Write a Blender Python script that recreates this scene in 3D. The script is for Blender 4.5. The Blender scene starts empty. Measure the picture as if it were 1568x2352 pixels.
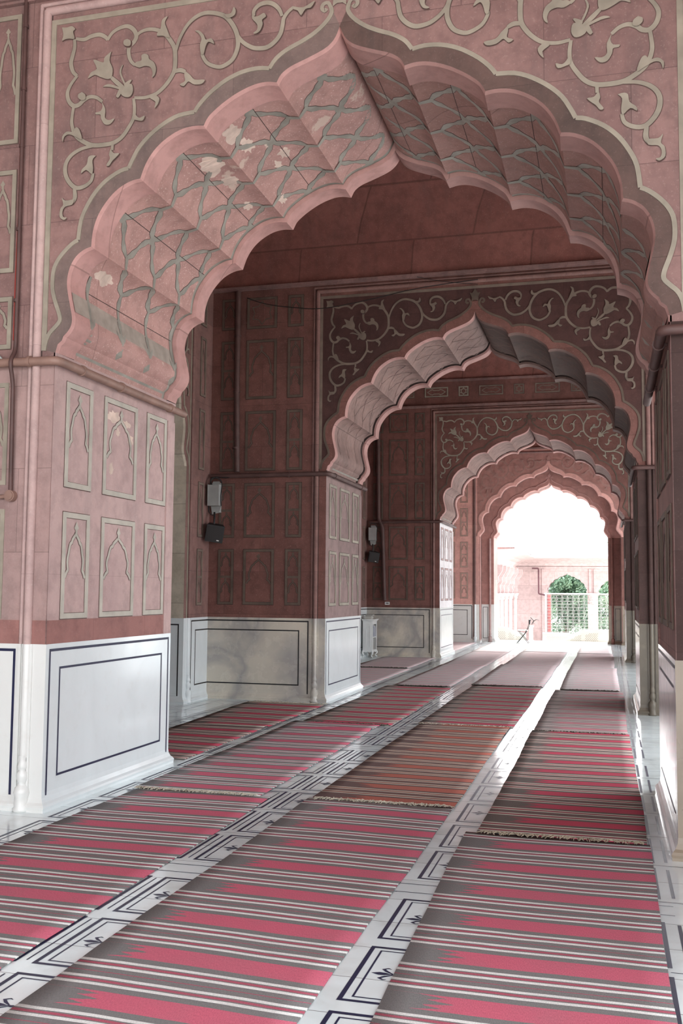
import bpy, bmesh, math, random
from mathutils import Vector, Matrix, Euler
from mathutils.geometry import tessellate_polygon
random.seed(7)
COL = bpy.context.scene.collection
SC = bpy.context.scene
PI = math.pi

# ------------------------------------------------------------------ dimensions (metres)
XC = -1.775            # axis of the nave
HS = 2.17              # half the width of the great arches
XL, XR = XC - HS, XC + HS
XB = -5.76             # plane of the left bay walls
WALLS = {'near': (6.42, 8.52), 'middle': (13.75, 15.85), 'far': (23.8, 25.9)}
RSX = (1.3, .95, 1.25, 1.0); RY0 = 1.1   # unseen right-hand arches, sized and shifted to shape the light
YE = 31.5              # end wall
DADO = 1.19

# ------------------------------------------------------------------ object helpers
def tag(o, label=None, cat=None, group=None, kind=None):
    if label: o['label'] = label
    if cat: o['category'] = cat
    if group: o['group'] = group
    if kind: o['kind'] = kind
    return o

def empty(name, loc=(0, 0, 0), rz=0.0):
    o = bpy.data.objects.new(name, None)
    COL.objects.link(o); o.location = loc; o.rotation_euler = (0, 0, rz)
    o.empty_display_size = .1
    return o

def copy_tree(o, parent=None):
    c = o.copy(); COL.objects.link(c)
    if parent is not None: c.parent = parent
    for ch in list(o.children): copy_tree(ch, c)
    return c

class MB:
    """collects faces and builds ONE mesh object"""
    def __init__(s): s.v = []; s.f = []; s.m = []; s.sm = []; s.uv = {}
    def add(s, verts, faces, mi=0, smooth=False):
        b = len(s.v); s.v += [tuple(v) for v in verts]
        for f in faces:
            s.f.append(tuple(b + i for i in f)); s.m.append(mi); s.sm.append(smooth)
        return b
    def box(s, lo, hi, mi=0):
        x0, y0, z0 = lo; x1, y1, z1 = hi
        s.add([(x0,y0,z0),(x1,y0,z0),(x1,y1,z0),(x0,y1,z0),(x0,y0,z1),(x1,y0,z1),(x1,y1,z1),(x0,y1,z1)],
              [(0,3,2,1),(4,5,6,7),(0,1,5,4),(1,2,6,5),(2,3,7,6),(3,0,4,7)], mi)
    def obox(s, M, sx, sy, sz, mi=0):
        vs = [M @ Vector((a*sx/2, b*sy/2, c*sz/2)) for c in (-1,1) for a, b in ((-1,-1),(1,-1),(1,1),(-1,1))]
        s.add(vs, [(0,3,2,1),(4,5,6,7),(0,1,5,4),(1,2,6,5),(2,3,7,6),(3,0,4,7)], mi)
    def poly(s, pts3, pts2=None, holes=(), mi=0):
        loops = [[Vector((p[0], p[1], 0)) for p in (pts2 if pts2 is not None else pts3)]]
        tris = tessellate_polygon(loops)
        s.add(pts3, [tuple(t) for t in tris], mi)
    def grid(s, rows, mi=0, smooth=True, closed=False):
        n = len(rows[0]); vs = [p for r in rows for p in r]; fs = []
        for i in range(len(rows)-1):
            for j in range(n if closed else n-1):
                k = (j+1) % n
                fs.append((i*n+j, i*n+k, (i+1)*n+k, (i+1)*n+j))
        s.add(vs, fs, mi, smooth)
    def tube(s, pts, r, n=8, mi=0, cap=True, smooth=True):
        pts = [Vector(p) for p in pts]; rr = r if isinstance(r, (list, tuple)) else [r]*len(pts)
        rows = []; up = None
        for i, p in enumerate(pts):
            t = (pts[min(i+1, len(pts)-1)] - pts[max(i-1, 0)])
            if t.length < 1e-9: t = Vector((0,0,1))
            t.normalize()
            if up is None:
                up = Vector((0,0,1)) if abs(t.z) < .9 else Vector((0,1,0))
            a = up - t*up.dot(t)
            if a.length < 1e-4: a = t.orthogonal()
            a.normalize(); up = a; b = t.cross(a)
            rows.append([p + (a*math.cos(2*PI*k/n) + b*math.sin(2*PI*k/n))*rr[i] for k in range(n)])
        s.grid(rows, mi, smooth, True)
        if cap:
            s.add(rows[0], [tuple(range(n))[::-1]], mi); s.add(rows[-1], [tuple(range(n))], mi)
    def lathe(s, c, prof, n=16, mi=0, sq=None):
        c = Vector(c); rows = []
        for r, z in prof:
            rows.append([c + Vector((r*math.cos(2*PI*k/n), r*math.sin(2*PI*k/n), z)) for k in range(n)])
        s.grid(rows, mi, True, True)
    def sphere(s, c, r, nu=10, nv=6, mi=0, sc=(1,1,1)):
        rows = []
        for i in range(nv+1):
            a = -PI/2 + PI*i/nv
            rows.append([Vector(c) + Vector((max(math.cos(a),1e-3)*math.cos(2*PI*k/nu)*r*sc[0], max(math.cos(a),1e-3)*math.sin(2*PI*k/nu)*r*sc[1], math.sin(a)*r*sc[2])) for k in range(nu)])
        s.grid(rows, mi, True, True)
    def ribbon(s, P, pts, w, d=.003, th=0.0, mi=0, closed=False):
        """flat strip following a 2-D line on a surface P(u,v,d); w one width or one per point"""
        n = len(pts); ww = w if isinstance(w, (list, tuple)) else [w]*n
        L = []; R = []
        for i in range(n):
            if closed: a, b, c = pts[i-1], pts[i], pts[(i+1) % n]
            else: a, b, c = pts[max(i-1,0)], pts[i], pts[min(i+1,n-1)]
            d1 = Vector((b[0]-a[0], b[1]-a[1])); d2 = Vector((c[0]-b[0], c[1]-b[1]))
            if d1.length < 1e-9: d1 = d2
            if d2.length < 1e-9: d2 = d1
            d1 = d1.normalized(); d2 = d2.normalized(); t = d1 + d2
            t = t.normalized() if t.length > 1e-6 else d1
            nn = Vector((-t.y, t.x)); k = min(1/max(abs(nn.dot(Vector((-d1.y, d1.x)))), .35), 2.2)
            h = ww[i]/2*k
            L.append((b[0]+nn.x*h, b[1]+nn.y*h)); R.append((b[0]-nn.x*h, b[1]-nn.y*h))
        rows = [[P(l[0],l[1],d), P(r[0],r[1],d)] for l, r in zip(L, R)]
        if th:
            rows = [[P(l[0],l[1],d-th), P(l[0],l[1],d), P(r[0],r[1],d), P(r[0],r[1],d-th)] for l, r in zip(L, R)]
        if closed: rows.append(rows[0])
        s.grid(rows, mi, False)
    def build(s, name, mats, parent=None, loc=None):
        me = bpy.data.meshes.new(name)
        me.from_pydata(s.v, [], s.f)
        for m in (mats if isinstance(mats, (list, tuple)) else [mats]): me.materials.append(m)
        me.polygons.foreach_set('material_index', s.m)
        me.polygons.foreach_set('use_smooth', s.sm)
        me.update()
        o = bpy.data.objects.new(name, me); COL.objects.link(o)
        if parent is not None: o.parent = parent
        if loc is not None: o.location = loc
        return o

def smooth_line(pts, k=4):
    if len(pts) < 3: return list(pts)
    out = []
    P = [pts[0]] + list(pts) + [pts[-1]]
    for i in range(1, len(P)-2):
        p0, p1, p2, p3 = P[i-1], P[i], P[i+1], P[i+2]
        for j in range(k):
            t = j/k
            out.append(tuple(.5*((2*p1[a]) + (-p0[a]+p2[a])*t + (2*p0[a]-5*p1[a]+4*p2[a]-p3[a])*t*t + (-p0[a]+3*p1[a]-3*p2[a]+p3[a])*t**3) for a in range(len(p1))))
    out.append(tuple(pts[-1]))
    return out

# ------------------------------------------------------------------ materials
class NT:
    def __init__(s, name):
        s.m = bpy.data.materials.new(name); s.m.use_nodes = True
        s.t = s.m.node_tree; s.b = s.t.nodes['Principled BSDF']
    def n(s, typ, **kw):
        nd = s.t.nodes.new(typ)
        for k, v in kw.items():
            if k.startswith('i_'):
                key = k[2:]
                nd.inputs[int(key) if key.isdigit() else key.replace('_', ' ')].default_value = v
            else: setattr(nd, k, v)
        return nd
    def l(s, a, b): s.t.links.new(a, b)
    def math(s, op, a, b=None, c=None):
        nd = s.n('ShaderNodeMath', operation=op)
        for i, x in enumerate((a, b, c)):
            if x is None: continue
            if isinstance(x, (int, float)): nd.inputs[i].default_value = x
            else: s.l(x, nd.inputs[i])
        return nd.outputs[0]
    def mix(s, fac, a, b, bt='MIX'):
        nd = s.n('ShaderNodeMix', data_type='RGBA', blend_type=bt)
        for sock, x in ((nd.inputs['Factor'], fac), (nd.inputs[6], a), (nd.inputs[7], b)):
            if isinstance(x, (int, float)): sock.default_value = x
            elif isinstance(x, tuple): sock.default_value = (*x, 1)
            else: s.l(x, sock)
        return nd.outputs[2]
    def ramp(s, fac, stops, interp='LINEAR'):
        nd = s.n('ShaderNodeValToRGB'); cr = nd.color_ramp; cr.interpolation = interp
        while len(cr.elements) < len(stops): cr.elements.new(.5)
        for e, (p, c) in zip(cr.elements, stops):
            e.position = p; e.color = (c, c, c, 1) if isinstance(c, (int, float)) else (*c, 1)
        s.l(fac, nd.inputs[0]); return nd.outputs[0]
    def noise(s, scale, detail=4, rough=.55, vec=None, dist=0):
        nd = s.n('ShaderNodeTexNoise', i_Scale=scale, i_Detail=detail, i_Roughness=rough, i_Distortion=dist)
        if vec is not None: s.l(vec, nd.inputs['Vector'])
        return nd.outputs['Fac']
    def obj(s): return s.n('ShaderNodeTexCoord').outputs['Object']
    def bump(s, h, strength=.2, dist=.01):
        nd = s.n('ShaderNodeBump', i_Strength=strength, i_Distance=dist); s.l(h, nd.inputs['Height']); s.l(nd.outputs[0], s.b.inputs['Normal'])

def lin(r, g, b):
    f = lambda c: (c/255/12.92) if c/255 <= .04045 else ((c/255+.055)/1.055)**2.4
    return (f(r), f(g), f(b))

def plain(name, col, rough=.6, metal=0.0, var=.15, spec=None):
    t = NT(name); o = t.obj()
    f = t.ramp(t.noise(6, 3, vec=o), [(.3, 1-var), (.7, 1+var*.4)])
    c = t.mix(1, col, f, 'MULTIPLY'); t.l(c, t.b.inputs['Base Color'])
    t.b.inputs['Roughness'].default_value = rough; t.b.inputs['Metallic'].default_value = metal
    if spec is not None: t.b.inputs['Specular IOR Level'].default_value = spec
    return t.m

def sandstone(name, base, dark, pale, bw=1.1, bh=.62, speck=.5, patches=0.0, rough=.75, mort=.006, grey=.35):
    t = NT(name); o = t.obj()
    sp = t.n('ShaderNodeSeparateXYZ'); t.l(o, sp.inputs[0])
    u = t.math('ADD', sp.outputs[0], sp.outputs[1])
    cb = t.n('ShaderNodeCombineXYZ'); t.l(u, cb.inputs[0]); t.l(sp.outputs[2], cb.inputs[1])
    br = t.n('ShaderNodeTexBrick', i_Scale=1.0, i_Mortar_Size=mort, i_Mortar_Smooth=.3, i_Bias=0.0, i_Brick_Width=bw, i_Row_Height=bh)
    br.inputs['Color1'].default_value = (.0,.0,.0,1); br.inputs['Color2'].default_value = (1,1,1,1); br.inputs['Mortar'].default_value = (.5,.5,.5,1)
    t.l(cb.outputs[0], br.inputs['Vector'])
    n1 = t.noise(1.3, 5, .6, o); n2 = t.noise(7, 5, .65, o); n3 = t.noise(70, 2, .5, o)
    mpg = t.n('ShaderNodeMapping'); mpg.inputs['Scale'].default_value = (3, 3, .55); t.l(o, mpg.inputs['Vector'])
    streak = t.noise(1.6, 4, .6, mpg.outputs[0])
    c = t.mix(t.ramp(n1, [(.35, 0), (.68, 1)]), base, dark)
    c = t.mix(t.ramp(br.outputs['Color'], [(0, 0.0), (1, .4)]), c, tuple(min(x*1.3+.012, 1) for x in base))
    c = t.mix(t.math('MULTIPLY', t.ramp(streak, [(.5, 0), (.72, 1)]), grey), c, tuple((x*.35 + (sum(base)/3)*.25) for x in base))
    c = t.mix(t.math('MULTIPLY', t.ramp(n2, [(.33, 1), (.56, 0)]), .38), c, tuple(x*.55 for x in dark))
    n5 = t.noise(.55, 6, .7, o, 1.0)
    c = t.mix(t.math('MULTIPLY', t.ramp(n5, [(.52, 0), (.66, 1)]), .35), c, tuple(x*.62 for x in dark))
    c = t.mix(t.math('MULTIPLY', t.ramp(n3, [(.62, 0), (.70, 1)]), speck), c, pale)
    if patches:
        n4 = t.noise(1.7, 6, .62, o)
        c = t.mix(t.math('MULTIPLY', t.ramp(n4, [(.655, 0), (.675, 1)]), patches), c, (.52, .40, .34))
    c = t.mix(t.math('MULTIPLY', br.outputs['Fac'], .45), c, tuple(x*.3 for x in dark))
    t.l(c, t.b.inputs['Base Color'])
    t.b.inputs['Roughness'].default_value = rough; t.b.inputs['Specular IOR Level'].default_value = .3
    h = t.math('ADD', t.math('MULTIPLY', n2, .5), t.math('MULTIPLY', n3, .3))
    h = t.math('SUBTRACT', h, t.math('MULTIPLY', br.outputs['Fac'], .5))
    t.bump(h, .25, .012)
    return t.m

def marble(name, base, vein, rough=.3, scale=1.0, strength=.6, stain=(.36,.31,.24), stain_amt=.15, bump=.02):
    t = NT(name); o = t.obj()
    n1 = t.noise(1.6*scale, 5, .5, o, .5); n2 = t.noise(.9*scale, 3, .5, o); n3 = t.noise(9*scale, 5, .6, o)
    v = t.ramp(n1, [(.38, 0), (.5, 1), (.62, 0)])
    c = t.mix(t.math('MULTIPLY', v, strength), base, vein)
    c = t.mix(t.math('MULTIPLY', t.ramp(n2, [(.45, 0), (.75, 1)]), strength*.6), c, vein)
    c = t.mix(t.math('MULTIPLY', t.ramp(n3, [(.55, 0), (.75, 1)]), stain_amt), c, stain)
    t.l(c, t.b.inputs['Base Color'])
    t.l(t.ramp(n3, [(.3, rough*.8), (.7, rough*1.3)]), t.b.inputs['Roughness'])
    t.bump(n3, bump, .01)
    return t.m

M = {}
M['stone'] = sandstone('red_sandstone', (.255,.150,.137), (.18,.104,.098), (.42,.31,.28), speck=.2, mort=.003, grey=.55)
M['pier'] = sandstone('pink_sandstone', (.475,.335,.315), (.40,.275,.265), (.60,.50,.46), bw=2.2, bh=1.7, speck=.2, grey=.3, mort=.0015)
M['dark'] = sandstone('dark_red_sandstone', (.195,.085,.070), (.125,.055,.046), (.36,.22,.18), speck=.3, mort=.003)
M['pier2'] = sandstone('shaded_pink_sandstone', (.255,.172,.162), (.20,.132,.125), (.36,.28,.26), bw=1.4, bh=.9, speck=.15, grey=.4, mort=.002)  # middle pier's pink stone, darkened to paint its dimmer light
M['pier3'] = sandstone('side_lit_sandstone', (.82,.79,.80), (.76,.72,.73), (.85,.8,.8), bw=1.4, bh=.9, speck=.1, grey=.2, mort=.002)  # far pier's stone, whitened to put the strong side light into its colour
M['bay'] = sandstone('bay_sandstone', (.24,.13,.115), (.17,.095,.085), (.40,.28,.25), speck=.2, mort=.003)
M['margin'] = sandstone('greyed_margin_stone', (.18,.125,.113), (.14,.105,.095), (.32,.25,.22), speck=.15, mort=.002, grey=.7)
M['spandrel'] = sandstone('dark_spandrel_stone', (.075,.032,.028), (.055,.024,.021), (.2,.12,.1), speck=.12, mort=.002, grey=.2)
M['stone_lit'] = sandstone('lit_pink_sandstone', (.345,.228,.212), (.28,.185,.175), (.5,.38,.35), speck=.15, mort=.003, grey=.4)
M['front_dark'] = sandstone('shade_dark_sandstone', (.052,.026,.0225), (.038,.019,.0165), (.15,.10,.085), speck=.15, mort=.002, grey=.3)  # right pier fronts: their shade put into the stone colour
M['endstone'] = sandstone('hazy_pink_sandstone', (.70,.39,.345), (.58,.32,.29), (.66,.45,.4), speck=.1, mort=.003, grey=.3)  # paled to paint the veil of glare over the end wall
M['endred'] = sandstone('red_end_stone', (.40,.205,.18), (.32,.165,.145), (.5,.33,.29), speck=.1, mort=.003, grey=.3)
M['endscroll'] = plain('worn_scroll_stone', (.36,.205,.18), .8, var=.2)
M['endpanel'] = plain('worn_panel_stone', (.42,.30,.255), .8, var=.2)
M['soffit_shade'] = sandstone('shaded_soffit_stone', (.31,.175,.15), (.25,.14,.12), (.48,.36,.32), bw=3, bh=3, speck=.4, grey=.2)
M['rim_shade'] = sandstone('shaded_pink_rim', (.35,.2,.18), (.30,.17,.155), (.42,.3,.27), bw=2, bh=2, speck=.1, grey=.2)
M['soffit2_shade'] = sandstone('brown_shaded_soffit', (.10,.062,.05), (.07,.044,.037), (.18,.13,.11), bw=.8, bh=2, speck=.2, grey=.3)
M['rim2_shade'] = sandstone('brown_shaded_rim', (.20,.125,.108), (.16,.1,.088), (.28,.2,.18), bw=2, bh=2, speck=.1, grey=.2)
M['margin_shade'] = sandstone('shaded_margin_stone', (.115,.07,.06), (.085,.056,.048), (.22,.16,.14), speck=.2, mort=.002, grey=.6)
M['soffit'] = sandstone('soffit_sandstone', (.46,.27,.24), (.36,.205,.185), (.66,.50,.45), bw=3, bh=3, speck=.6, patches=.9, grey=.12)
M['soffit2'] = sandstone('worn_soffit_sandstone', (.265,.17,.15), (.205,.132,.118), (.36,.27,.24), bw=.8, bh=2, speck=.3, grey=.35)
M['rim'] = sandstone('smooth_pink_rim', (.47,.265,.245), (.42,.235,.215), (.55,.38,.34), bw=2, bh=2, speck=.12, grey=.15)
M['ceil'] = sandstone('ceiling_sandstone', (.245,.095,.077), (.185,.069,.056), (.45,.27,.22), bw=1.7, bh=.74, speck=.25, mort=.014)
M['beige'] = sandstone('beige_stone', (.56,.50,.41), (.44,.38,.30), (.55,.5,.42), bw=1.2, bh=.7, speck=.1, grey=.3)
M['inlay'] = plain('grey_green_inlay', (.30,.265,.21), .7, var=.25)
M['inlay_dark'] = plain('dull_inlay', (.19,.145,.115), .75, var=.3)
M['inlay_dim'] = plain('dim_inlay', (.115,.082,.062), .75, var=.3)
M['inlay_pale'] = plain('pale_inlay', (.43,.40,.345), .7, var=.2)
M['repair'] = plain('grey_repair_paint', (.33,.28,.24), .8, var=.3)
M['inlay_soffit'] = plain('grey_soffit_inlay', (.27,.255,.22), .7, var=.3)
M['flake'] = plain('pale_flaked_plaster', (.60,.47,.40), .85, var=.35)
M['edge'] = plain('dark_inlay_edge', (.13,.075,.066), .85, var=.3)
M['edge_dark'] = plain('black_inlay_edge', (.045,.022,.019), .85, var=.3)
M['crack'] = plain('dark_joint', (.05,.03,.027), .9)
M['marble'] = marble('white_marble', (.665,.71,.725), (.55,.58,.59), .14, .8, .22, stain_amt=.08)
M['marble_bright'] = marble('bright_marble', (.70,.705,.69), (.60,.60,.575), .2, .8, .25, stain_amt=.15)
M['redband'] = sandstone('red_course_stone', (.29,.135,.12), (.23,.11,.10), (.42,.27,.24), bw=.9, bh=.5, speck=.2, mort=.003, grey=.3)
M['tan'] = plain('tan_yarn', (.40,.335,.25), .9, var=.35)
M['marble_tan_shade'] = marble('shaded_tan_marble', (.125,.105,.08), (.09,.075,.058), .4, .8, .5)  # the tan marble again, darkened to carry shade in its colour
M['railstone'] = marble('court_railing_marble', (.58,.56,.51), (.5,.48,.44), .4, 1, .2)
M['railhole'] = plain('shaded_piercing', (.36,.33,.29), .8)
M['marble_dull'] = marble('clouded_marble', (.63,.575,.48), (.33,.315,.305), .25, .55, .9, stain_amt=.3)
M['line'] = plain('blue_black_inlay', (.012,.014,.05), .4)
M['line2'] = plain('black_inlay', (.012,.011,.013), .4)
M['pipe'] = plain('painted_pipe', (.25,.15,.12), .5, var=.3)
M['pipe_dark'] = plain('dirty_pipe', (.09,.045,.04), .6, var=.3)
M['black'] = plain('black_plastic', (.012,.012,.013), .5)
M['cable'] = plain('black_cable', (.014,.011,.011), .6)
M['redcable'] = plain('red_cable', (.35,.03,.02), .5)
M['metalbox'] = plain('grey_painted_metal', (.36,.37,.36), .4, .0)
M['white'] = plain('white_paint', (.72,.73,.72), .4, var=.06)
M['lightwhite'] = plain('bright_white_stone', (.82,.81,.77), .5, var=.06)
M['cream'] = plain('cream_yarn', (.52,.47,.38), .9, var=.3)
M['darkyarn'] = plain('dark_yarn', (.11,.09,.07), .9, var=.4)
M['court'] = sandstone('pale_court_sandstone', (.58,.495,.495), (.52,.435,.44), (.66,.6,.6), speck=.2, grey=.1)
M['courtdark'] = sandstone('court_sandstone', (.19,.105,.125), (.15,.085,.10), (.3,.2,.2), speck=.1)
M['ground'] = plain('pale_paving', (.62,.55,.5), .8)
M['bark'] = plain('bark', (.16,.12,.09), .9)
M['page'] = plain('book_pages', (.6,.58,.52), .8)

def floor_material():
    t = NT('marble_floor'); o = t.obj()
    br = t.n('ShaderNodeTexBrick', i_Scale=1.0, i_Mortar_Size=.0025, i_Mortar_Smooth=.1, i_Bias=0, i_Brick_Width=1.35, i_Row_Height=.3575, offset=0.0)
    br.inputs['Color1'].default_value = (0,0,0,1); br.inputs['Color2'].default_value = (1,1,1,1)
    mp = t.n('ShaderNodeMapping'); mp.inputs['Location'].default_value = (.29, -.177, 0); t.l(o, mp.inputs[0]); t.l(mp.outputs[0], br.inputs['Vector'])
    n1 = t.noise(1.3, 5, .5, o, .6); n2 = t.noise(9, 4, .6, o)
    c = t.mix(t.ramp(br.outputs['Color'], [(0,0),(1,.6)]), (.78,.875,.90), (.66,.73,.745))
    c = t.mix(t.math('MULTIPLY', t.ramp(n1, [(.42,0),(.5,1),(.58,0)]), .22), c, (.36,.36,.34))
    c = t.mix(t.math('MULTIPLY', t.ramp(n2, [(.6,0),(.85,1)]), .2), c, (.3,.27,.22))
    c = t.mix(t.math('MULTIPLY', br.outputs['Fac'], .8), c, (.09,.08,.07))
    t.l(c, t.b.inputs['Base Color'])
    t.l(t.ramp(n2, [(.3,.07),(.7,.14)]), t.b.inputs['Roughness'])
    t.b.inputs['Specular IOR Level'].default_value = .7; t.b.inputs['IOR'].default_value = 2.0
    wv = t.noise(3.5, 2, .5, o)
    t.bump(n2, .004, .02)
    return t.m
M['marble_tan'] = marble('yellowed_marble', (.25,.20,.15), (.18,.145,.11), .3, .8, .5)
M['floor'] = floor_material()

def rug_material(name, red, grey, cream, flame=.2, period=.5, phase=0.0, wear=.1):
    """stripes run across the rug; UV is in metres (u across, v along)"""
    t = NT(name)
    uv = t.n('ShaderNodeUVMap').outputs[0]
    sp = t.n('ShaderNodeSeparateXYZ'); t.l(uv, sp.inputs[0])
    u, v = sp.outputs[0], sp.outputs[1]
    wob = t.n('ShaderNodeTexNoise', i_Scale=2.2, i_Detail=2); t.l(uv, wob.inputs['Vector'])
    v2 = t.math('ADD', v, t.math('MULTIPLY', t.math('SUBTRACT', wob.outputs['Fac'], .5), .02))
    f = t.math('FRACT', t.math('ADD', t.math('DIVIDE', v2, period), phase))
    dk = tuple(x*.75 for x in grey)
    seq = [(.27,'R'),(.085,'G'),(.042,'C'),(.018,'G'),(.036,'r'),(.016,'G'),(.042,'C'),(.075,'G'),(.010,'r'),(.07,'G'),(.042,'C'),(.016,'G'),(.036,'r'),(.018,'G'),(.042,'C'),(.085,'G')]
    tot = sum(a for a, b in seq); p = 0; stops = []
    cm = {'R': red, 'G': grey, 'C': cream, 'r': tuple(x*.75 for x in red)}
    for a, b in seq:
        stops.append((p/tot, cm[b])); p += a
    stripes = t.ramp(f, stops, 'CONSTANT')
    # flame-shaped grey end of every wide red band
    k = t.math('DIVIDE', f, seq[0][0]/tot)                      # 0..1 inside the band
    n = t.n('ShaderNodeTexNoise', noise_dimensions='1D', i_Scale=1.0, i_Detail=0)
    saw = t.math('PINGPONG', t.math('MULTIPLY', k, 3.0), .5)
    big = t.math('ABSOLUTE', t.math('SUBTRACT', k, .55))
    jag = t.math('ADD', t.math('ADD', t.math('MULTIPLY', saw, .22), t.math('MULTIPLY', big, -.14)), flame-.02)
    fine = t.n('ShaderNodeTexNoise', i_Scale=40, i_Detail=2); t.l(uv, fine.inputs['Vector'])
    row = t.n('ShaderNodeTexWhiteNoise', noise_dimensions='1D'); t.l(t.math('FLOOR', t.math('DIVIDE', v, period)), row.inputs['W'])
    jag = t.math('ADD', jag, t.math('MULTIPLY', t.math('SUBTRACT', row.outputs['Value'], .5), .1))
    jag = t.math('ADD', jag, t.math('MULTIPLY', t.math('SUBTRACT', fine.outputs['Fac'], .5), .05))
    inb = t.math('MULTIPLY', t.math('LESS_THAN', k, 1.0), t.math('LESS_THAN', u, jag))
    c = t.mix(inb, stripes, grey)
    # worn, dusty weave
    n1 = t.n('ShaderNodeTexNoise', i_Scale=3.5, i_Detail=5); t.l(uv, n1.inputs['Vector'])
    weave = t.n('ShaderNodeTexNoise', i_Scale=260, i_Detail=1)
    mp = t.n('ShaderNodeMapping'); mp.inputs['Scale'].default_value = (1, .25, 1); t.l(uv, mp.inputs[0]); t.l(mp.outputs[0], weave.inputs['Vector'])
    c = t.mix(t.math('MULTIPLY', t.ramp(n1.outputs['Fac'], [(.4,0),(.75,1)]), wear*2), c, tuple(x*.8+.03 for x in grey))
    c = t.mix(t.ramp(weave.outputs['Fac'], [(.3, .22), (.7, 0)]), c, (0,0,0), 'MIX')
    t.l(c, t.b.inputs['Base Color'])
    t.b.inputs['Roughness'].default_value = 1.0; t.b.inputs['Specular IOR Level'].default_value = .04
    t.bump(weave.outputs['Fac'], .3, .003)
    return t.m
RED, GREY, CREAM = (.57,.135,.195), (.205,.198,.197), (.74,.74,.72)
M['rug_red'] = rug_material('red_rug', RED, GREY, CREAM)
M['rug_red2'] = rug_material('red_rug_b', (.50,.075,.12), (.155,.13,.122), (.64,.60,.52), .24, .5, .35)
M['rug_rust'] = rug_material('rust_rug', (.40,.13,.10), (.15,.10,.095), (.58,.52,.44), .3, .48, .1)
M['rug_dull'] = rug_material('glare_pale_rug', (.66,.42,.45), (.46,.41,.41), (.74,.71,.69), .22, .46, .6, .2)  # colours paled to paint the glare down the hall
M['rug_mid'] = rug_material('half_pale_rug', (.56,.22,.26), (.27,.235,.23), (.66,.62,.57), .22, .48, .2, .2)  # tone between the red and the paler rugs
M['lattice'] = plain('grey_white_lattice_paint', (.42,.44,.43), .5)
M['rug_pale'] = rug_material('glare_washed_rug', (.74,.55,.58), (.62,.58,.58), (.8,.78,.76), .22, .46, .6, .2)  # palest copy: glare from the court put into the colours
# ------ scroll ornament traced on the wall: (x from axis, z)
STEMS=[
[(-2.076,5.758),(-2.006,5.742),(-1.948,5.759),(-1.878,5.762),(-1.825,5.733),(-1.809,5.709)],
[(-1.809,5.709),(-1.774,5.758),(-1.717,5.788),(-1.648,5.795),(-1.596,5.76),(-1.572,5.708),(-1.588,5.667),(-1.627,5.629),(-1.631,5.576),(-1.612,5.519),(-1.577,5.482)],
[(-1.572,5.708),(-1.533,5.735),(-1.465,5.744),(-1.386,5.722),(-1.329,5.678),(-1.289,5.624),(-1.26,5.567),(-1.252,5.491),(-1.256,5.407),(-1.277,5.357),(-1.32,5.299),(-1.374,5.253),(-1.418,5.232),(-1.497,5.22),(-1.576,5.23)],
[(-2.088,5.754),(-2.084,5.693),(-2.101,5.619),(-2.111,5.565),(-2.091,5.497),(-2.055,5.461)],
[(-2.055,5.461),(-2.106,5.4),(-2.133,5.338),(-2.119,5.271),(-2.076,5.228),(-2.03,5.233),(-1.996,5.261),(-1.944,5.282),(-1.886,5.269),(-1.838,5.231)],
[(-2.076,5.228),(-2.086,5.158),(-2.089,5.093),(-2.07,5.026),(-2.039,4.979),(-1.979,4.935),(-1.909,4.902),(-1.817,4.895),(-1.737,4.902),(-1.67,4.937),(-1.615,5.005),(-1.577,5.075),(-1.571,5.149),(-1.581,5.225)],
[(-1.769,5.411),(-1.716,5.361),(-1.658,5.31)],
[(-1.261,5.386),(-1.211,5.393),(-1.167,5.374)],
[(-1.909,4.895),(-2.001,4.883),(-2.081,4.844),(-2.126,4.784),(-2.129,4.709),(-2.098,4.641),(-2.038,4.587),(-1.968,4.59),(-1.912,4.627),(-1.896,4.684)],
[(-2.049,4.588),(-2.041,4.517),(-2.057,4.476)],
[(-1.742,4.892),(-1.744,4.844)],
[(-1.248,5.544),(-1.217,5.636),(-1.164,5.724),(-1.099,5.778),(-1.023,5.801),(-.935,5.786),(-.859,5.748),(-.798,5.67),(-.764,5.582),(-.763,5.498),(-.799,5.419),(-.862,5.38),(-.916,5.377),(-.993,5.414),(-1.032,5.472),(-1.038,5.504)],
[(-.787,5.658),(-.76,5.587),(-.716,5.531),(-.656,5.489),(-.604,5.473),(-.537,5.472),(-.479,5.506),(-.438,5.558),(-.422,5.622),(-.414,5.67),(-.381,5.715),(-.34,5.742)],
[(-.427,5.689),(-.449,5.742),(-.491,5.786),(-.542,5.806),(-.601,5.798),(-.639,5.762),(-.642,5.721)],
]
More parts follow.
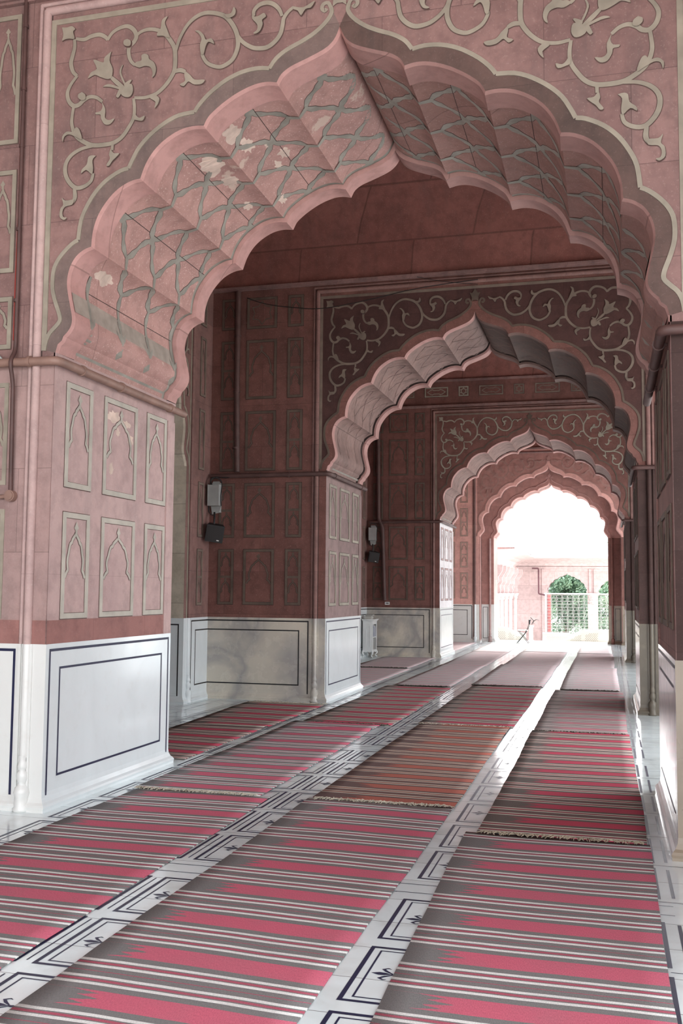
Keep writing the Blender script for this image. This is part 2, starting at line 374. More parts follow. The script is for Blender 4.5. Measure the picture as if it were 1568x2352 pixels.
LEAVES=[
[(-1.844,5.237),(-1.808,5.168),(-1.809,5.103),(-1.776,5.078),(-1.731,5.085),(-1.764,5.046),(-1.81,5.05),(-1.84,5.096),(-1.847,5.129),(-1.882,5.134),(-1.888,5.15),(-1.848,5.156),(-1.831,5.192)],
[(-1.588,5.478),(-1.561,5.501),(-1.521,5.507),(-1.522,5.545),(-1.494,5.555),(-1.466,5.537),(-1.459,5.509),(-1.419,5.477),(-1.401,5.426),(-1.411,5.38),(-1.433,5.364),(-1.428,5.398),(-1.446,5.443),(-1.492,5.46),(-1.537,5.453)],
[(-1.769,5.611),(-1.784,5.543),(-1.756,5.474),(-1.763,5.41),(-1.797,5.398),(-1.856,5.422),(-1.903,5.445),(-1.96,5.425),(-1.933,5.47),(-1.887,5.491),(-1.918,5.566),(-1.836,5.533),(-1.826,5.57)],
[(-1.668,5.494),(-1.684,5.432),(-1.647,5.346),(-1.664,5.349),(-1.698,5.434),(-1.685,5.481)],
[(-1.833,5.341),(-1.813,5.354),(-1.773,5.355),(-1.68,5.315),(-1.68,5.3),(-1.772,5.333)],
[(-1.721,5.254),(-1.692,5.314),(-1.668,5.295),(-1.701,5.243)],
[(-1.596,5.361),(-1.635,5.313),(-1.658,5.34),(-1.608,5.368)],
[(-1.647,5.33),(-1.596,5.334),(-1.583,5.279),(-1.604,5.239),(-1.644,5.239),(-1.679,5.264),(-1.669,5.301)],
[(-2.192,5.857),(-2.15,5.851),(-2.109,5.856),(-2.079,5.83),(-2.096,5.81),(-2.082,5.753),(-2.124,5.759),(-2.159,5.759),(-2.189,5.752),(-2.178,5.795)],
[(-1.397,5.699),(-1.37,5.732),(-1.36,5.795),(-1.316,5.816),(-1.337,5.771),(-1.313,5.703),(-1.295,5.647),(-1.351,5.671),(-1.396,5.677)],
[(-1.172,5.38),(-1.128,5.342),(-1.088,5.3),(-1.012,5.29),(-1.033,5.261),(-1.093,5.264),(-1.132,5.29),(-1.148,5.287),(-1.175,5.261),(-1.206,5.279),(-1.165,5.3),(-1.172,5.343)],
[(-1.441,5.229),(-1.401,5.224),(-1.367,5.193),(-1.377,5.152),(-1.405,5.124),(-1.397,5.17),(-1.44,5.202)],
[(-1.575,5.129),(-1.549,5.083),(-1.521,5.063),(-1.482,5.075),(-1.497,5.039),(-1.548,5.049),(-1.577,5.065)],
[(-2.069,5.015),(-2.047,5.051),(-2.017,5.031),(-1.992,4.952),(-2.039,4.974),(-2.098,5.002),(-2.139,4.991),(-2.153,4.949),(-2.159,4.993),(-2.122,5.027)],
[(-1.872,4.812),(-1.899,4.781),(-1.892,4.716),(-1.902,4.674),(-1.949,4.711),(-1.989,4.689),(-1.984,4.72),(-1.945,4.754),(-1.935,4.806),(-1.906,4.819)],
[(-2.04,4.496),(-2.056,4.455),(-2.114,4.444),(-2.136,4.409),(-2.129,4.367),(-2.1,4.36),(-2.122,4.343),(-2.158,4.37),(-2.155,4.432),(-2.132,4.462),(-2.146,4.517),(-2.116,4.492)],
[(-1.752,4.85),(-1.723,4.815),(-1.68,4.81),(-1.705,4.781),(-1.733,4.758),(-1.76,4.723),(-1.783,4.731),(-1.754,4.776),(-1.763,4.809)],
[(-1.096,5.669),(-1.064,5.669),(-1.024,5.629),(-1.007,5.59),(-.964,5.594),(-.941,5.549),(-.985,5.571),(-1.006,5.542),(-1.021,5.486),(-1.043,5.489),(-1.052,5.559),(-1.04,5.6),(-1.063,5.645)],
[(-.87,5.765),(-.816,5.762),(-.795,5.807),(-.778,5.778),(-.788,5.743),(-.837,5.729)],
[(-2.003,5.32),(-1.974,5.296),(-1.973,5.264),(-2.001,5.256),(-2.03,5.276),(-2.033,5.306)],
[(-1.64,5.685),(-1.611,5.668),(-1.612,5.632),(-1.638,5.629),(-1.665,5.645),(-1.666,5.676)],
[(-.647,5.738),(-.634,5.711),(-.6,5.71),(-.562,5.726),(-.545,5.698),(-.574,5.677),(-.569,5.643),(-.589,5.596),(-.619,5.58),(-.64,5.587),(-.611,5.608),(-.612,5.649),(-.65,5.697)],
[(-.34,5.742),(-.265,5.723),(-.183,5.76),(-.207,5.714),(-.248,5.708),(-.281,5.667),(-.306,5.704),(-.34,5.721)],
]
# ------------------------------------------------------------------ the great cusped arch: traced half profile (x from axis, z)
LOBES = [
 [(0,5.56),(-.03,5.485),(-.07,5.435),(-.13,5.397),(-.244,5.352),(-.359,5.310),(-.430,5.262),(-.464,5.205)],
 [(-.464,5.205),(-.53,5.218),(-.609,5.215),(-.693,5.193),(-.777,5.158),(-.858,5.112),(-.925,5.065),(-.984,5.012),(-1.018,4.951)],
 [(-1.018,4.951),(-1.103,4.958),(-1.212,4.938),(-1.321,4.882),(-1.408,4.807),(-1.472,4.712),(-1.512,4.607)],
 [(-1.512,4.607),(-1.592,4.594),(-1.692,4.545),(-1.78,4.462),(-1.85,4.357),(-1.888,4.24),(-1.898,4.126)],
 [(-1.898,4.126),(-1.959,4.106),(-2.022,4.06),(-2.066,3.99),(-2.089,3.9),(-2.085,3.811),(-2.061,3.7),(-2.040,3.60),(-2.045,3.54),(-2.072,3.495),(-2.106,3.463)],
 [(-2.106,3.463),(-2.118,3.43),(-2.152,3.403),(-2.169,3.341)]]
BANDS = [
 [(-.066,5.705),(-.06,5.66),(-.099,5.599),(-.18,5.532),(-.279,5.480),(-.386,5.435),(-.468,5.38),(-.518,5.312)],
 [(-.518,5.312),(-.60,5.325),(-.695,5.319),(-.78,5.297),(-.871,5.256),(-.977,5.184),(-1.051,5.112),(-1.089,5.059)],
 [(-1.089,5.059),(-1.214,5.048),(-1.324,5.003),(-1.433,4.931),(-1.52,4.846),(-1.574,4.756),(-1.606,4.691)],
 [(-1.606,4.691),(-1.673,4.677),(-1.785,4.617),(-1.874,4.533),(-1.94,4.433),(-1.984,4.33),(-2.003,4.182)],
 [(-2.003,4.182),(-2.053,4.156),(-2.125,4.094),(-2.179,4.022),(-2.204,3.947),(-2.205,3.828),(-2.178,3.725),(-2.142,3.63),(-2.136,3.578),(-2.171,3.535),(-2.216,3.491),(-2.245,3.434),(-2.258,3.359)]]
LS = [smooth_line(l, 4) if i < 5 else l for i, l in enumerate(LOBES)]

def half_profile():
    out = []
    for i, l in enumerate(LS): out += l if i == 0 else l[1:]
    return out
HALF = half_profile()

def arch_outline(sx=1.0, sz=1.0, z0=3.341):
    """full outline from left springing over the apex to right springing"""
    f = lambda p: (p[0]*sx, z0 + (p[1]-3.341)*sz)
    left = [f(p) for p in reversed(HALF)]
    return left + [(-a, b) for a, b in reversed(left[:-1])]

def wall_face(mb, P, u0, u1, z0, z1, sx=1.0, sz=1.0, d=0.0, mi=0):
    """wall plane with the cusped opening cut out of it down to the floor"""
    ol = arch_outline(sx, sz)
    pts = [(u0,z0),(u0,z1),(u1,z1),(u1,z0),(ol[-1][0],z0)] + ol[::-1] + [(ol[0][0],z0)]
    mb.poly([P(a,b,d) for a,b in pts], pts, mi=mi)

def lobe_curves(sx=1.0, sz=1.0):
    L = [[(p[0]*sx, 3.341+(p[1]-3.341)*sz) for p in l] for l in LS]
    return L + [[(-a,b) for a,b in l] for l in L]

def offset_curve(l, o, inward=True):
    """push a curve off itself; positive = up/outward (a larger opening)"""
    out = []; n = len(l)
    for i in range(n):
        a, b = l[max(i-1,0)], l[min(i+1,n-1)]
        t = Vector((b[0]-a[0], b[1]-a[1]))
        t = t.normalized() if t.length > 1e-9 else Vector((1,0))
        nn = Vector((-t.y, t.x))
        c = Vector((0, 4.0)) - Vector(l[i])
        if nn.dot(c) > 0: nn = -nn
        out.append((l[i][0]+nn.x*o, l[i][1]+nn.y*o))
    return out

def offset_lobes(o, sx=1.0, sz=1.0):
    """all twelve scallops pushed outward by o, mitred where they meet so that no gap opens"""
    L = lobe_curves(sx, sz)[:6]; out = []
    def nrm(a, b):
        t = Vector((b[0]-a[0], b[1]-a[1])).normalized(); n = Vector((-t.y, t.x))
        return n if n.dot(Vector((a[0], a[1]-3.9))) > 0 else -n
    for i, l in enumerate(L):
        n = len(l); cur = []
        for j in range(n):
            if j == 0: ns = [nrm(l[0], l[1])] + ([nrm(L[i-1][-2], L[i-1][-1])] if i else [Vector((-nrm(l[0],l[1]).x, nrm(l[0],l[1]).y))])
            elif j == n-1: ns = [nrm(l[-2], l[-1])] + ([nrm(L[i+1][0], L[i+1][1])] if i < 5 else [])
            else: ns = [nrm(l[j-1], l[j]), nrm(l[j], l[j+1])]
            m = sum(ns, Vector((0,0)))
            m = m/max(m.dot(ns[0]), 1.0)
            cur.append((l[j][0]+m.x*o, l[j][1]+m.y*o))
        if i == 5: cur[-1] = (l[-1][0]-o, l[-1][1])
        out.append(cur)
    return out + [[(-a,b) for a,b in l] for l in out]

def soffit(mb, Q, secs, sx=1.0, sz=1.0, lobes=range(12)):
    """Q(u,z,depth); secs = (depth, offset, material of the strip that follows)"""
    cs = [offset_lobes(o, sx, sz) for d, o, m in secs]
    for k in lobes:
        for i in range(len(secs)-1):
            mb.grid([[Q(p[0],p[1],secs[i][0]) for p in cs[i][k]],[Q(p[0],p[1],secs[i+1][0]) for p in cs[i+1][k]]], secs[i][2], True)

def arc_eval(l):
    """arc-length parametrised sampler of a curve"""
    ds = [0]
    for a, b in zip(l[:-1], l[1:]): ds.append(ds[-1] + math.dist(a, b))
    T = ds[-1]
    def f(s):
        x = max(0, min(1, s))*T
        for i in range(len(l)-1):
            if x <= ds[i+1] or i == len(l)-2:
                k = (x-ds[i])/max(ds[i+1]-ds[i], 1e-9)
                return (l[i][0]+(l[i+1][0]-l[i][0])*k, l[i][1]+(l[i+1][1]-l[i][1])*k)
    return f, T

def soffit_net(mb, Q, y0, y1, w=.034, sx=1.0, sz=1.0, step=.43):
    """the inlaid net of wavy branches on every lobe, with lotus buds on the springers"""
    n = int(round((y1-y0)/step)); st = (y1-y0)/n; cnt = [0]
    base, lift = offset_lobes(-.0030, sx, sz), offset_lobes(-.0055, sx, sz); under = offset_lobes(-.0024, sx, sz)
    for li in range(12):
        k6 = li % 6
        if k6 == 5: continue
        f0, T = arc_eval(base[li]); f1, _ = arc_eval(lift[li]); f2, _ = arc_eval(under[li])
        def P(s, y, d):
            k = ((cnt[0]*7) % 13)/13.0
            a, b = f0(s), f1(s); return Q(a[0]+(b[0]-a[0])*k, a[1]+(b[1]-a[1])*k, y)
        def branch(s0, ya, s1, yb):
            cnt[0] += 1
            m = 9; pts = []; ws = []
            for i in range(m+1):
                t = i/m; e = t + .07*math.sin(2*PI*t)
                pts.append(((s0+(s1-s0)*t)*T, ya+(yb-ya)*e))
                ws.append(w*(.66 + .5*abs(math.sin(2*PI*t))**1.5 + (.18 if i in (2,7) else 0)))
            mb.ribbon(lambda a, b, d: P(a/T, b, d), pts, ws, 0)
            kk = cnt[0]; cnt[0] = 0
            mb.ribbon(lambda a, b, d: Q(*f2(a/T), b), pts, [x+.010 for x in ws], 0, 0, 1)
            cnt[0] = kk
        if k6 < 4:
            for j in range(n+1):
                yc = y0 + j*st
                for s1, s2 in ((.14, .0), (.86, 1.0)):
                    if j > 0: branch(.5, yc, s1, yc-st/2)
                    if j < n:
                        branch(.5, yc, s1, yc+st/2)
                        cnt[0] += 1
                        mb.ribbon(lambda a, b, d: P(a/T, b, d), [((s1+(.03 if s1 < .5 else -.03))*T, yc+st/2), (s2*T, yc+st/2)], [w*1.2, w*.8], 0)
                if True:
                    cnt[0] += 1
                    r = w*.95
                    mb.poly([P(.5+r*math.cos(a)/T, yc+r*math.sin(a), 0) for a in [2*PI*q/8 for q in range(8)]], [(math.cos(2*PI*q/8), math.sin(2*PI*q/8)) for q in range(8)])
        else:
            for j in range(n+1):
                yc = y0 + j*st
                if 0 < j < n+1 and j <= n:
                    if j > 0: branch(.27, yc, .01, yc-st/2)
                    if j < n: branch(.27, yc, .01, yc+st/2)
                branch(.27, yc, .70, yc)
                for a, b, ww in ((.70,.80,2.0),(.88,.99,2.2)):
                    cnt[0] += 1
                    pts = [(a*T,yc),((a+b)/2*T,yc),(b*T,yc)]
                    mb.ribbon(lambda p,q,d: P(p/T,q,d), pts, [w*.5,w*ww,w*.4], 0)
                for sg in (-1,1):
                    cnt[0] += 1
                    mb.ribbon(lambda p,q,d: P(p/T,q,d), [(.80*T,yc),(.74*T,yc+sg*.045),(.68*T,yc+sg*.075)], [w*.7,w*.8,w*.15], 0)
                cnt[0] += 1
                mb.ribbon(lambda p,q,d: P(p/T,q,d), [(.80*T,yc),(.88*T,yc+.01)], w*.45, 0)

# ------------------------------------------------------------------ small pieces of ornament
ARCHLINE = [(0,.845),(.10,.815),(.30,.775),(.36,.745),(.50,.725),(.60,.665),(.64,.625),(.72,.58),(.74,.53),(.70,.48),(.68,.45),(.80,.425),(.93,.37)]
def panel(mb, P, u0, u1, z0, z1, kind='arch', fw=.034, lw=.020, d=.004, frame=True):
    """one inlaid field: slightly raised grey fillet and a cusped line inside; material 0"""
    if kind == 'double':
        zm = (z0+z1)/2
        panel(mb, P, u0, u1, z0, zm+fw/2, 'arch', fw, lw*.7, d, False); panel(mb, P, u0, u1, zm-fw/2, z1, 'arch', fw, lw*.7, d, False)
        mb.ribbon(P, [(u0+fw,zm),(u1-fw,zm)], fw, d+.005, .011); kind = 'none'
    c = [(u0+fw/2,z0+fw/2),(u1-fw/2,z0+fw/2),(u1-fw/2,z1-fw/2),(u0+fw/2,z1-fw/2)]
    if frame:
        mb.ribbon(P, c, fw, d+.006, .012, 0, closed=True)
        for e in (.003, fw+.0005):
            s_ = -e if e < .01 else e
            mb.ribbon(P, [(u0+s_,z0+s_),(u1-s_,z0+s_),(u1-s_,z1-s_),(u0+s_,z1-s_)], .007, d-.0015, 0, 1, closed=True)
    w = u1-u0-2*fw; h = z1-z0-2*fw; uc = (u0+u1)/2; zb = z0+fw
    if kind == 'arch':
        for sg in (-1,1):
            mb.ribbon(P, smooth_line([(uc+sg*x*w/2, zb+y*h) for x,y in ARCHLINE],2), lw, d+.0006*sg)
            mb.ribbon(P, smooth_line([(uc+sg*x*w/2, zb+y*h) for x,y in ARCHLINE],2), lw+.010, d-.001+.0003*sg, 0, 1)
        a = min(.032, w*.13)
        zt = zb+.90*h
        mb.poly([P(uc+x*a,zt+y*a*1.5,d+.003) for x,y in ((0,1),(-1,0),(-.35,-.45),(-.5,-1),(.5,-1),(.35,-.45),(1,0))], [(x,y*1.5) for x,y in ((0,1),(-1,0),(-.35,-.45),(-.5,-1),(.5,-1),(.35,-.45),(1,0))])
        mb.ribbon(P, [(uc,zb+.84*h),(uc,zt-a)], lw*.7, d+.0015)
    elif kind == 'star':
        R = min(w,h)*.43; zc = (z0+z1)/2
        pts = []
        for k in range(12):
            r = R*(1 if k % 2 == 0 else .68); a = PI/2 + k*PI/6
            pts.append((uc+r*math.cos(a), zc+r*math.sin(a)))
        mb.ribbon(P, pts, lw*.9, d, closed=True)
    elif kind == 'cartouche':
        zc = (z0+z1)/2; a = w*.42; b = h*.36
        pts = [(uc-a,zc),(uc-a*.66,zc+b*.8),(uc-a*.45,zc+b),(uc-a*.3,zc+b*.7),(uc+a*.3,zc+b*.7),(uc+a*.45,zc+b),(uc+a*.66,zc+b*.8),(uc+a,zc),(uc+a*.66,zc-b*.8),(uc+a*.45,zc-b),(uc+a*.3,zc-b*.7),(uc-a*.3,zc-b*.7),(uc-a*.45,zc-b),(uc-a*.66,zc-b*.8)]
        mb.ribbon(P, pts, lw*.8, d, closed=True)

def spandrel_scroll(mb, P, sx=1.0, sz=1.0, w=.030, d=.003):
    for sg in (-1,1):
        g = lambda p: (p[0]*sx*(-sg), 3.341+(p[1]-3.341)*sz)
        for si, s in enumerate(STEMS):
            pts = smooth_line([g(p) for p in s], 4); n = len(pts)
            ws = [w*(.75+.35*math.sin(PI*i/max(n-1,1))) for i in range(n)]
            mb.ribbon(P, pts, ws, d+.0005*si)
            mb.ribbon(P, pts, [x+.009 for x in ws], d-.0018+.0001*si, 0, 1)
        for si, s in enumerate(LEAVES):
            q = smooth_line([g(p) for p in s]+[g(s[0])], 3)[:-1]
            mb.poly([P(a,b,d+.008+.0004*si) for a,b in q], q)
            ca = sum(a for a,b in q)/len(q); cb = sum(b for a,b in q)/len(q)
            q2 = [(a+(a-ca)/max(math.hypot(a-ca,b-cb),1e-6)*.005, b+(b-cb)/max(math.hypot(a-ca,b-cb),1e-6)*.005) for a,b in q]
            mb.poly([P(a,b,d-.0004+.00005*si) for a,b in q2], q2, mi=1)

def outline_band(mb, P, w=.030, d=.004, sx=1.0, sz=1.0):
    for sg in (-1,1):
        for i, b in enumerate(BANDS):
            pts = smooth_line([(p[0]*sx*(-sg), 3.341+(p[1]-3.341)*sz) for p in b], 3)
            mb.ribbon(P, pts, w, d+.004+.0006*i, .012)
    # volutes and bud above the point
    for sg in (-1,1):
        v = [(sg*.066*sx,5.70),(sg*.085*sx,5.735),(sg*.12*sx,5.73),(sg*.13*sx,5.70),(sg*.11*sx,5.68),(sg*.095*sx,5.695)]
        mb.ribbon(P, smooth_line([(a,3.341+(b-3.341)*sz) for a,b in v],3), w*.9, d+.006+.001*sg)
    bud = [(-.05,5.70),(-.02,5.72),(.02,5.72),(.05,5.70),(.045,5.76),(.075,5.83),(.04,5.82),(0,5.885),(-.04,5.82),(-.075,5.83),(-.045,5.76)]
    bud = [(a*sx,3.341+(b-3.341)*sz) for a,b in bud]
    mb.poly([P(a,b,d+.010) for a,b in bud], bud)

def offset_path(path, d):
    """mitred parallel of an open plan polyline; positive d = to the right of travel"""
    out = []; n = len(path)
    for i in range(n):
        p = Vector(path[i]); ds = []
        if i > 0: ds.append((p-Vector(path[i-1])).normalized())
        if i < n-1: ds.append((Vector(path[i+1])-p).normalized())
        ns = [Vector((t.y,-t.x)) for t in ds]
        if len(ns) == 1: out.append(p+ns[0]*d)
        else:
            m = (ns[0]+ns[1]); m = m/max(m.dot(ns[0]),.2); out.append(p+m*d)
    return out

def sweep(mb, path, prof, mi=0, smooth=False, seg=None):
    rows = []
    for d, z in prof:
        r = [(q.x,q.y,z) for q in offset_path(path, d)]
        rows.append(r if seg is None else r[seg[0]:seg[1]+1])
    for a, b in zip(rows[:-1], rows[1:]): mb.grid([a,b], mi, smooth)

DADO_PROF = [(-.02,1.19),(.008,1.19),(.008,.13),(.012,.095),(.026,.065),(.042,.05),(.050,.035),(.046,.018),(.046,0)]

def dado_lines(mb, P, u0, u1, both=(True,True), w=.017, d=.0105):
    """double inlaid rectangle; an end that runs on round a corner is left open"""
    for ins, zb, zt, ww in ((.045,.093,1.145,w*1.15),(.185,.232,1.01,w)):
        a = u0+ins if both[0] else u0; b = u1-ins if both[1] else u1
        if both == (True,True): mb.ribbon(P, [(a,zb),(b,zb),(b,zt),(a,zt)], ww, d, closed=True)
        elif both == (False,True): mb.ribbon(P, [(a,zb),(b,zb),(b,zt),(a,zt)], ww, d)
        else: mb.ribbon(P, [(b,zb),(a,zb),(a,zt),(b,zt)], ww, d)

VASE = [(.0,0),(.062,0),(.064,.02),(.052,.035),(.050,.10),(.058,.13),(.050,.165),(.032,.185),(.028,.20),(.036,.215),(.042,.245),(.036,.275),(.026,.29),(.034,.305),(.037,.32),(.030,.345),(.026,.36),(.031,.395)]

# ------------------------------------------------------------------ arched cross walls
COLS = [(-2.78,-2.545),(-3.43,-2.96),(-3.83,-3.59)]
def arched_wall(name, key, label, net=True, frieze=False, lit=True):
    Y0, Y1 = WALLS[key]; T = Y1-Y0
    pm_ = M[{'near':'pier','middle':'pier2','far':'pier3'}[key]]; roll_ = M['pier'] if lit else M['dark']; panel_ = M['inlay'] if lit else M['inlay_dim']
    P = lambda u,z,d: (XC+u, Y0-d, z)
    PB = lambda u,z,d: (XC+u, Y1+d, z)
    QS = lambda u,z,dep: (XC+u, Y0+dep, z)
    uL, uR = XB-XC, 3.98
    mb = MB()
    wall_face(mb, P, uL, uR, 0, 7.0); wall_face(mb, PB, uL, uR, 0, 7.0)
    mb.add([P(uR,0,0),P(uR,7,0),PB(uR,7,0),PB(uR,0,0)], [(0,1,2,3)])
    mb.add([P(uL,0,0),P(uL,7,0),PB(uL,7,0),PB(uL,0,0)], [(0,1,2,3)])
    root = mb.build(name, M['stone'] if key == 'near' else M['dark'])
    tag(root, label, 'wall', kind='structure')
    # pier faces inside the opening
    for sg in (-1,1):
        mb = MB(); x = sg*HS
        mb.add([QS(x,0,0),QS(x,3.341,0),QS(x,3.341,T),QS(x,0,T)], [(0,1,2,3)])
        PI_ = lambda u,z,d,x=x,sg=sg: (XC+x-sg*d, Y0+u, z)
        mb.box(*[tuple(f(a,b) for a,b in zip(PI_(T-.155,DADO,-.01), PI_(T-.006,3.16,.012))) for f in (min,max)])
        mb.box(*[tuple(f(a,b) for a,b in zip(PI_(0,3.30,-.01), PI_(T,3.341,.012))) for f in (min,max)])
        mb.build('pier_face', pm_ if sg < 0 else M['bay'], root)  # right-hand face: darker stone paints its shade
        for (a,b) in ((.175,.565),(.76,1.335),(1.53,1.925)):
            for z0,z1 in ((1.37,2.17),(2.36,3.16)):
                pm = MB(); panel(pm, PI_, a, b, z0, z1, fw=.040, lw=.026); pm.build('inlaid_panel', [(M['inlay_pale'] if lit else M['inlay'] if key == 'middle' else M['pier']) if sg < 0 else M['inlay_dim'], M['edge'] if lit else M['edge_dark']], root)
        ln = MB(); dado_lines(ln, PI_, 0, T); ln.build('dado_inlay', M['line'], root)
    # soffit
    mb = MB()
    if net: secs = [(0,.0,1),(.03,-.012,1),(.24,-.018,1),(.255,-.002,0),(1.80,-.002,2),(1.83,.012,2),(1.87,.012,1),(1.875,-.026,1),(T-.02,-.022,1),(T,-.01,1)]
    else: secs = [(0,.0,1),(.03,-.012,1),(.10,-.014,1),(.11,-.002,0),(1.72,-.002,3),(1.73,.05,3),(1.84,.05,3),(1.843,.0,1),(1.847,-.03,1),(T-.02,-.028,1),(T,-.01,1)]
    soffit(mb, QS, secs, lobes=range(6))
    sr = MB(); soffit(sr, QS, secs, lobes=range(6,12))
    so = mb.build('arch_soffit', [M['soffit'] if net else M['soffit2'], M['rim'], M['inlay_soffit'], M['crack']], root)
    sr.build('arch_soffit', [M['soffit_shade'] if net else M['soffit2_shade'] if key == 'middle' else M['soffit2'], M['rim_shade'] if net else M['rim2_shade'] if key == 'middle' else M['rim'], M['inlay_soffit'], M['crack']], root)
    nt = MB(); soffit_net(nt, QS, .29, 1.79, .045 if net else .013)
    nt.build('soffit_inlay', [M['inlay_soffit'] if net else M['edge'], M['edge'] if net else M['soffit2']], so)
    if net:
        jt = MB()
        oc = offset_lobes(-.0045)
        for l in oc[1:5]+oc[6:11]:
            f, Tl = arc_eval(l)
            jt.ribbon(lambda s,y,d: QS(*f(s),y), [(.44*Tl/Tl,.26),(.44,1.8)], .008, 0)
        jt.build('stone_joint', M['crack'], so)
    if net:                                                    # patches where the red surface has flaked to pale plaster
        rp = random.Random(5); mb = MB(); oc = offset_lobes(-.0023)
        for li, s0, y0, ra, rb in ((1,.80,.36,.07,.11),(1,.76,.62,.05,.10),(1,.84,1.60,.04,.10),(1,.45,1.02,.05,.07),(1,.6,1.15,.03,.09),(1,.55,.8,.03,.05),(2,.30,.62,.09,.14),(2,.25,.95,.06,.10),(4,.22,.45,.05,.12),(2,.3,1.45,.05,.08)):
            f, Tl = arc_eval(oc[li]); pts = []
            for q in range(22):
                a = 2*PI*q/22; r = 1+rp.uniform(-.32,.32)
                pts.append((s0+ra*r*math.cos(a)/Tl, y0+rb*r*math.sin(a)))
            mb.poly([QS(*f(a),b) for a,b in pts], pts)
        mb.build('flaked_patch', M['flake'], so)
        mb = MB(); PI2 = lambda u,z,d: (XC-HS+d, Y0+u, z)
        for u0,z0,ra,rb in ((.93,3.02,.11,.05),(1.12,2.99,.08,.03),(1.22,2.86,.05,.05),(.90,2.58,.035,.05),(1.0,2.9,.03,.03)):
            pts = []
            for q in range(20):
                a = 2*PI*q/20; r = 1+rp.uniform(-.35,.35); pts.append((u0+ra*r*math.cos(a), z0+rb*r*math.sin(a)))
            mb.poly([PI2(a,b,.0012) for a,b in pts], pts)
        mb.build('flaked_patch', M['flake'], root)
    # capital fillet
    cp = MB()
    for sg in (-1,1):
        a = [(sg*2.150,3.402),(sg*2.163,3.375)]
        cp.grid([[QS(p[0]-sg*.004,p[1],.26) for p in a],[QS(p[0]-sg*.004,p[1],1.8) for p in a]], 0, False)
    cp.build('capital_fillet', M['inlay_soffit'], so)
    # spandrel ornament
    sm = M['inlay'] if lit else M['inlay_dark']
    mb = MB(); spandrel_scroll(mb, P); mb.build('scroll_inlay', [M['inlay'] if key == 'far' else sm, M['edge'] if lit else M['edge_dark']], root)
    mb = MB(); outline_band(mb, P); mb.build('arch_outline', sm if lit else M['inlay_dim'], root)
    cl = lambda x: max(-2.238, min(2.238, x))
    bl = [(cl(a),b) for bb in BANDS for a,b in smooth_line(bb,3)]
    if lit:                                                    # greyed margin between outline and edge
        for sg in (-1,1):
            pts = [(-sg*a,b) for a,b in HALF] + [(-sg*a,b) for a,b in reversed(bl)]
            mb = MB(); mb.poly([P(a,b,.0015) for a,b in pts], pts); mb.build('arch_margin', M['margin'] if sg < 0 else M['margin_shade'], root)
    else:                                                      # darker slab behind the scrolls
        pts = [(-2.24,3.362),(-2.24,5.888),(2.24,5.888),(2.24,3.362)] + [(-a,b) for a,b in reversed(bl)] + bl
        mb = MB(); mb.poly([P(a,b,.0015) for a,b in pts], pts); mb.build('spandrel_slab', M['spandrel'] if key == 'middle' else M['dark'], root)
    if net:                                                    # painted repair stripe across the springers
        for li in (4,10):
            f, Tl = arc_eval(offset_lobes(-.019)[li]); f2, _ = arc_eval(offset_lobes(-.0022)[li])
            mb = MB(); ss = [.52+.018*q for q in range(12)]
            for fa,da,db in ((f,.03,.25),(f2,.256,1.8),(f,1.90,2.02)):
                mb.grid([[QS(*fa(s),da) for s in ss],[QS(*fa(s+.03*(db-.2)),db) for s in ss]], 0, True)
            mb.build('repair_stripe', M['repair'], so)
    # dark quirk beside the roll
    mb = MB()
    for sg in (-1,1):
        for u in (2.348,2.282): mb.ribbon(P, [(sg*u,1.19),(sg*u,6.03)], .010, .002)
    mb.build('frame_quirk', M['crack'], root)
    # rectangular frame: flat fillet, roll and quirk
    mb = MB()
    path = [(-2.262,1.19+2.17),(-2.262,5.908),(2.262,5.908),(2.262,1.19+2.17)]
    mb.ribbon(P, path, .040, .008, .016); mb.build('frame_fillet', sm, root)
    for sg in (-1,1):
        cm = (M['marble_bright'] if lit else M['marble_dull']) if sg < 0 else (M['marble_tan'] if lit else M['marble_tan_shade'])
        mb = MB()
        mb.tube([P(sg*2.315,.38,.012),P(sg*2.315,1.19,.012)], .032, 12)
        for ua,ub in ((2.285,2.268),(2.385,2.362)):
            mb.box(*[tuple(f(a,b) for a,b in zip(P(sg*ua,0,-.01),P(sg*ub,1.19,.02))) for f in (min,max)])
        mb.lathe(P(sg*2.315,0,.02), VASE, 14); mb.build('colonnette', cm, root)
        zs = [1.19,6.0] if sg < 0 else [1.19,3.3,6.0]
        for k,(za,zb) in enumerate(zip(zs[:-1],zs[1:])):
            mb = MB()
            mb.tube([P(sg*2.315,za,.012),P(sg*2.315,zb,.012)], .032, 12, cap=False)
            mb.tube([P(sg*2.372,za,.004),P(sg*2.372,zb+(.06 if zb > 5 else 0),.004)], .017, 8, cap=False)
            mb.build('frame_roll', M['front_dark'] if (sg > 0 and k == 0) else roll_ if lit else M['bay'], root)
    mb = MB()
    mb.tube([P(-2.315,6.0,.012),P(2.315,6.0,.012)], .032, 12, cap=False)
    mb.tube([P(-2.372,6.06,.004),P(2.372,6.06,.004)], .017, 8, cap=False)
    mb.build('frame_roll', roll_ if lit else M['bay'], root)
    # cornice
    mb = MB()
    for z0,z1,d in ((6.095,6.135,.035),(6.115,6.15,.06)):
        mb.box(*[tuple(f(a,b) for a,b in zip(P(uL,z0,-.01),P(uR,z1,d))) for f in (min,max)])
    if frieze:
        mb.box(*[tuple(f(a,b) for a,b in zip(P(uL,6.73,-.01),P(uR,6.78,.05))) for f in (min,max)])
    mb.build('cornice', M['stone'], root)
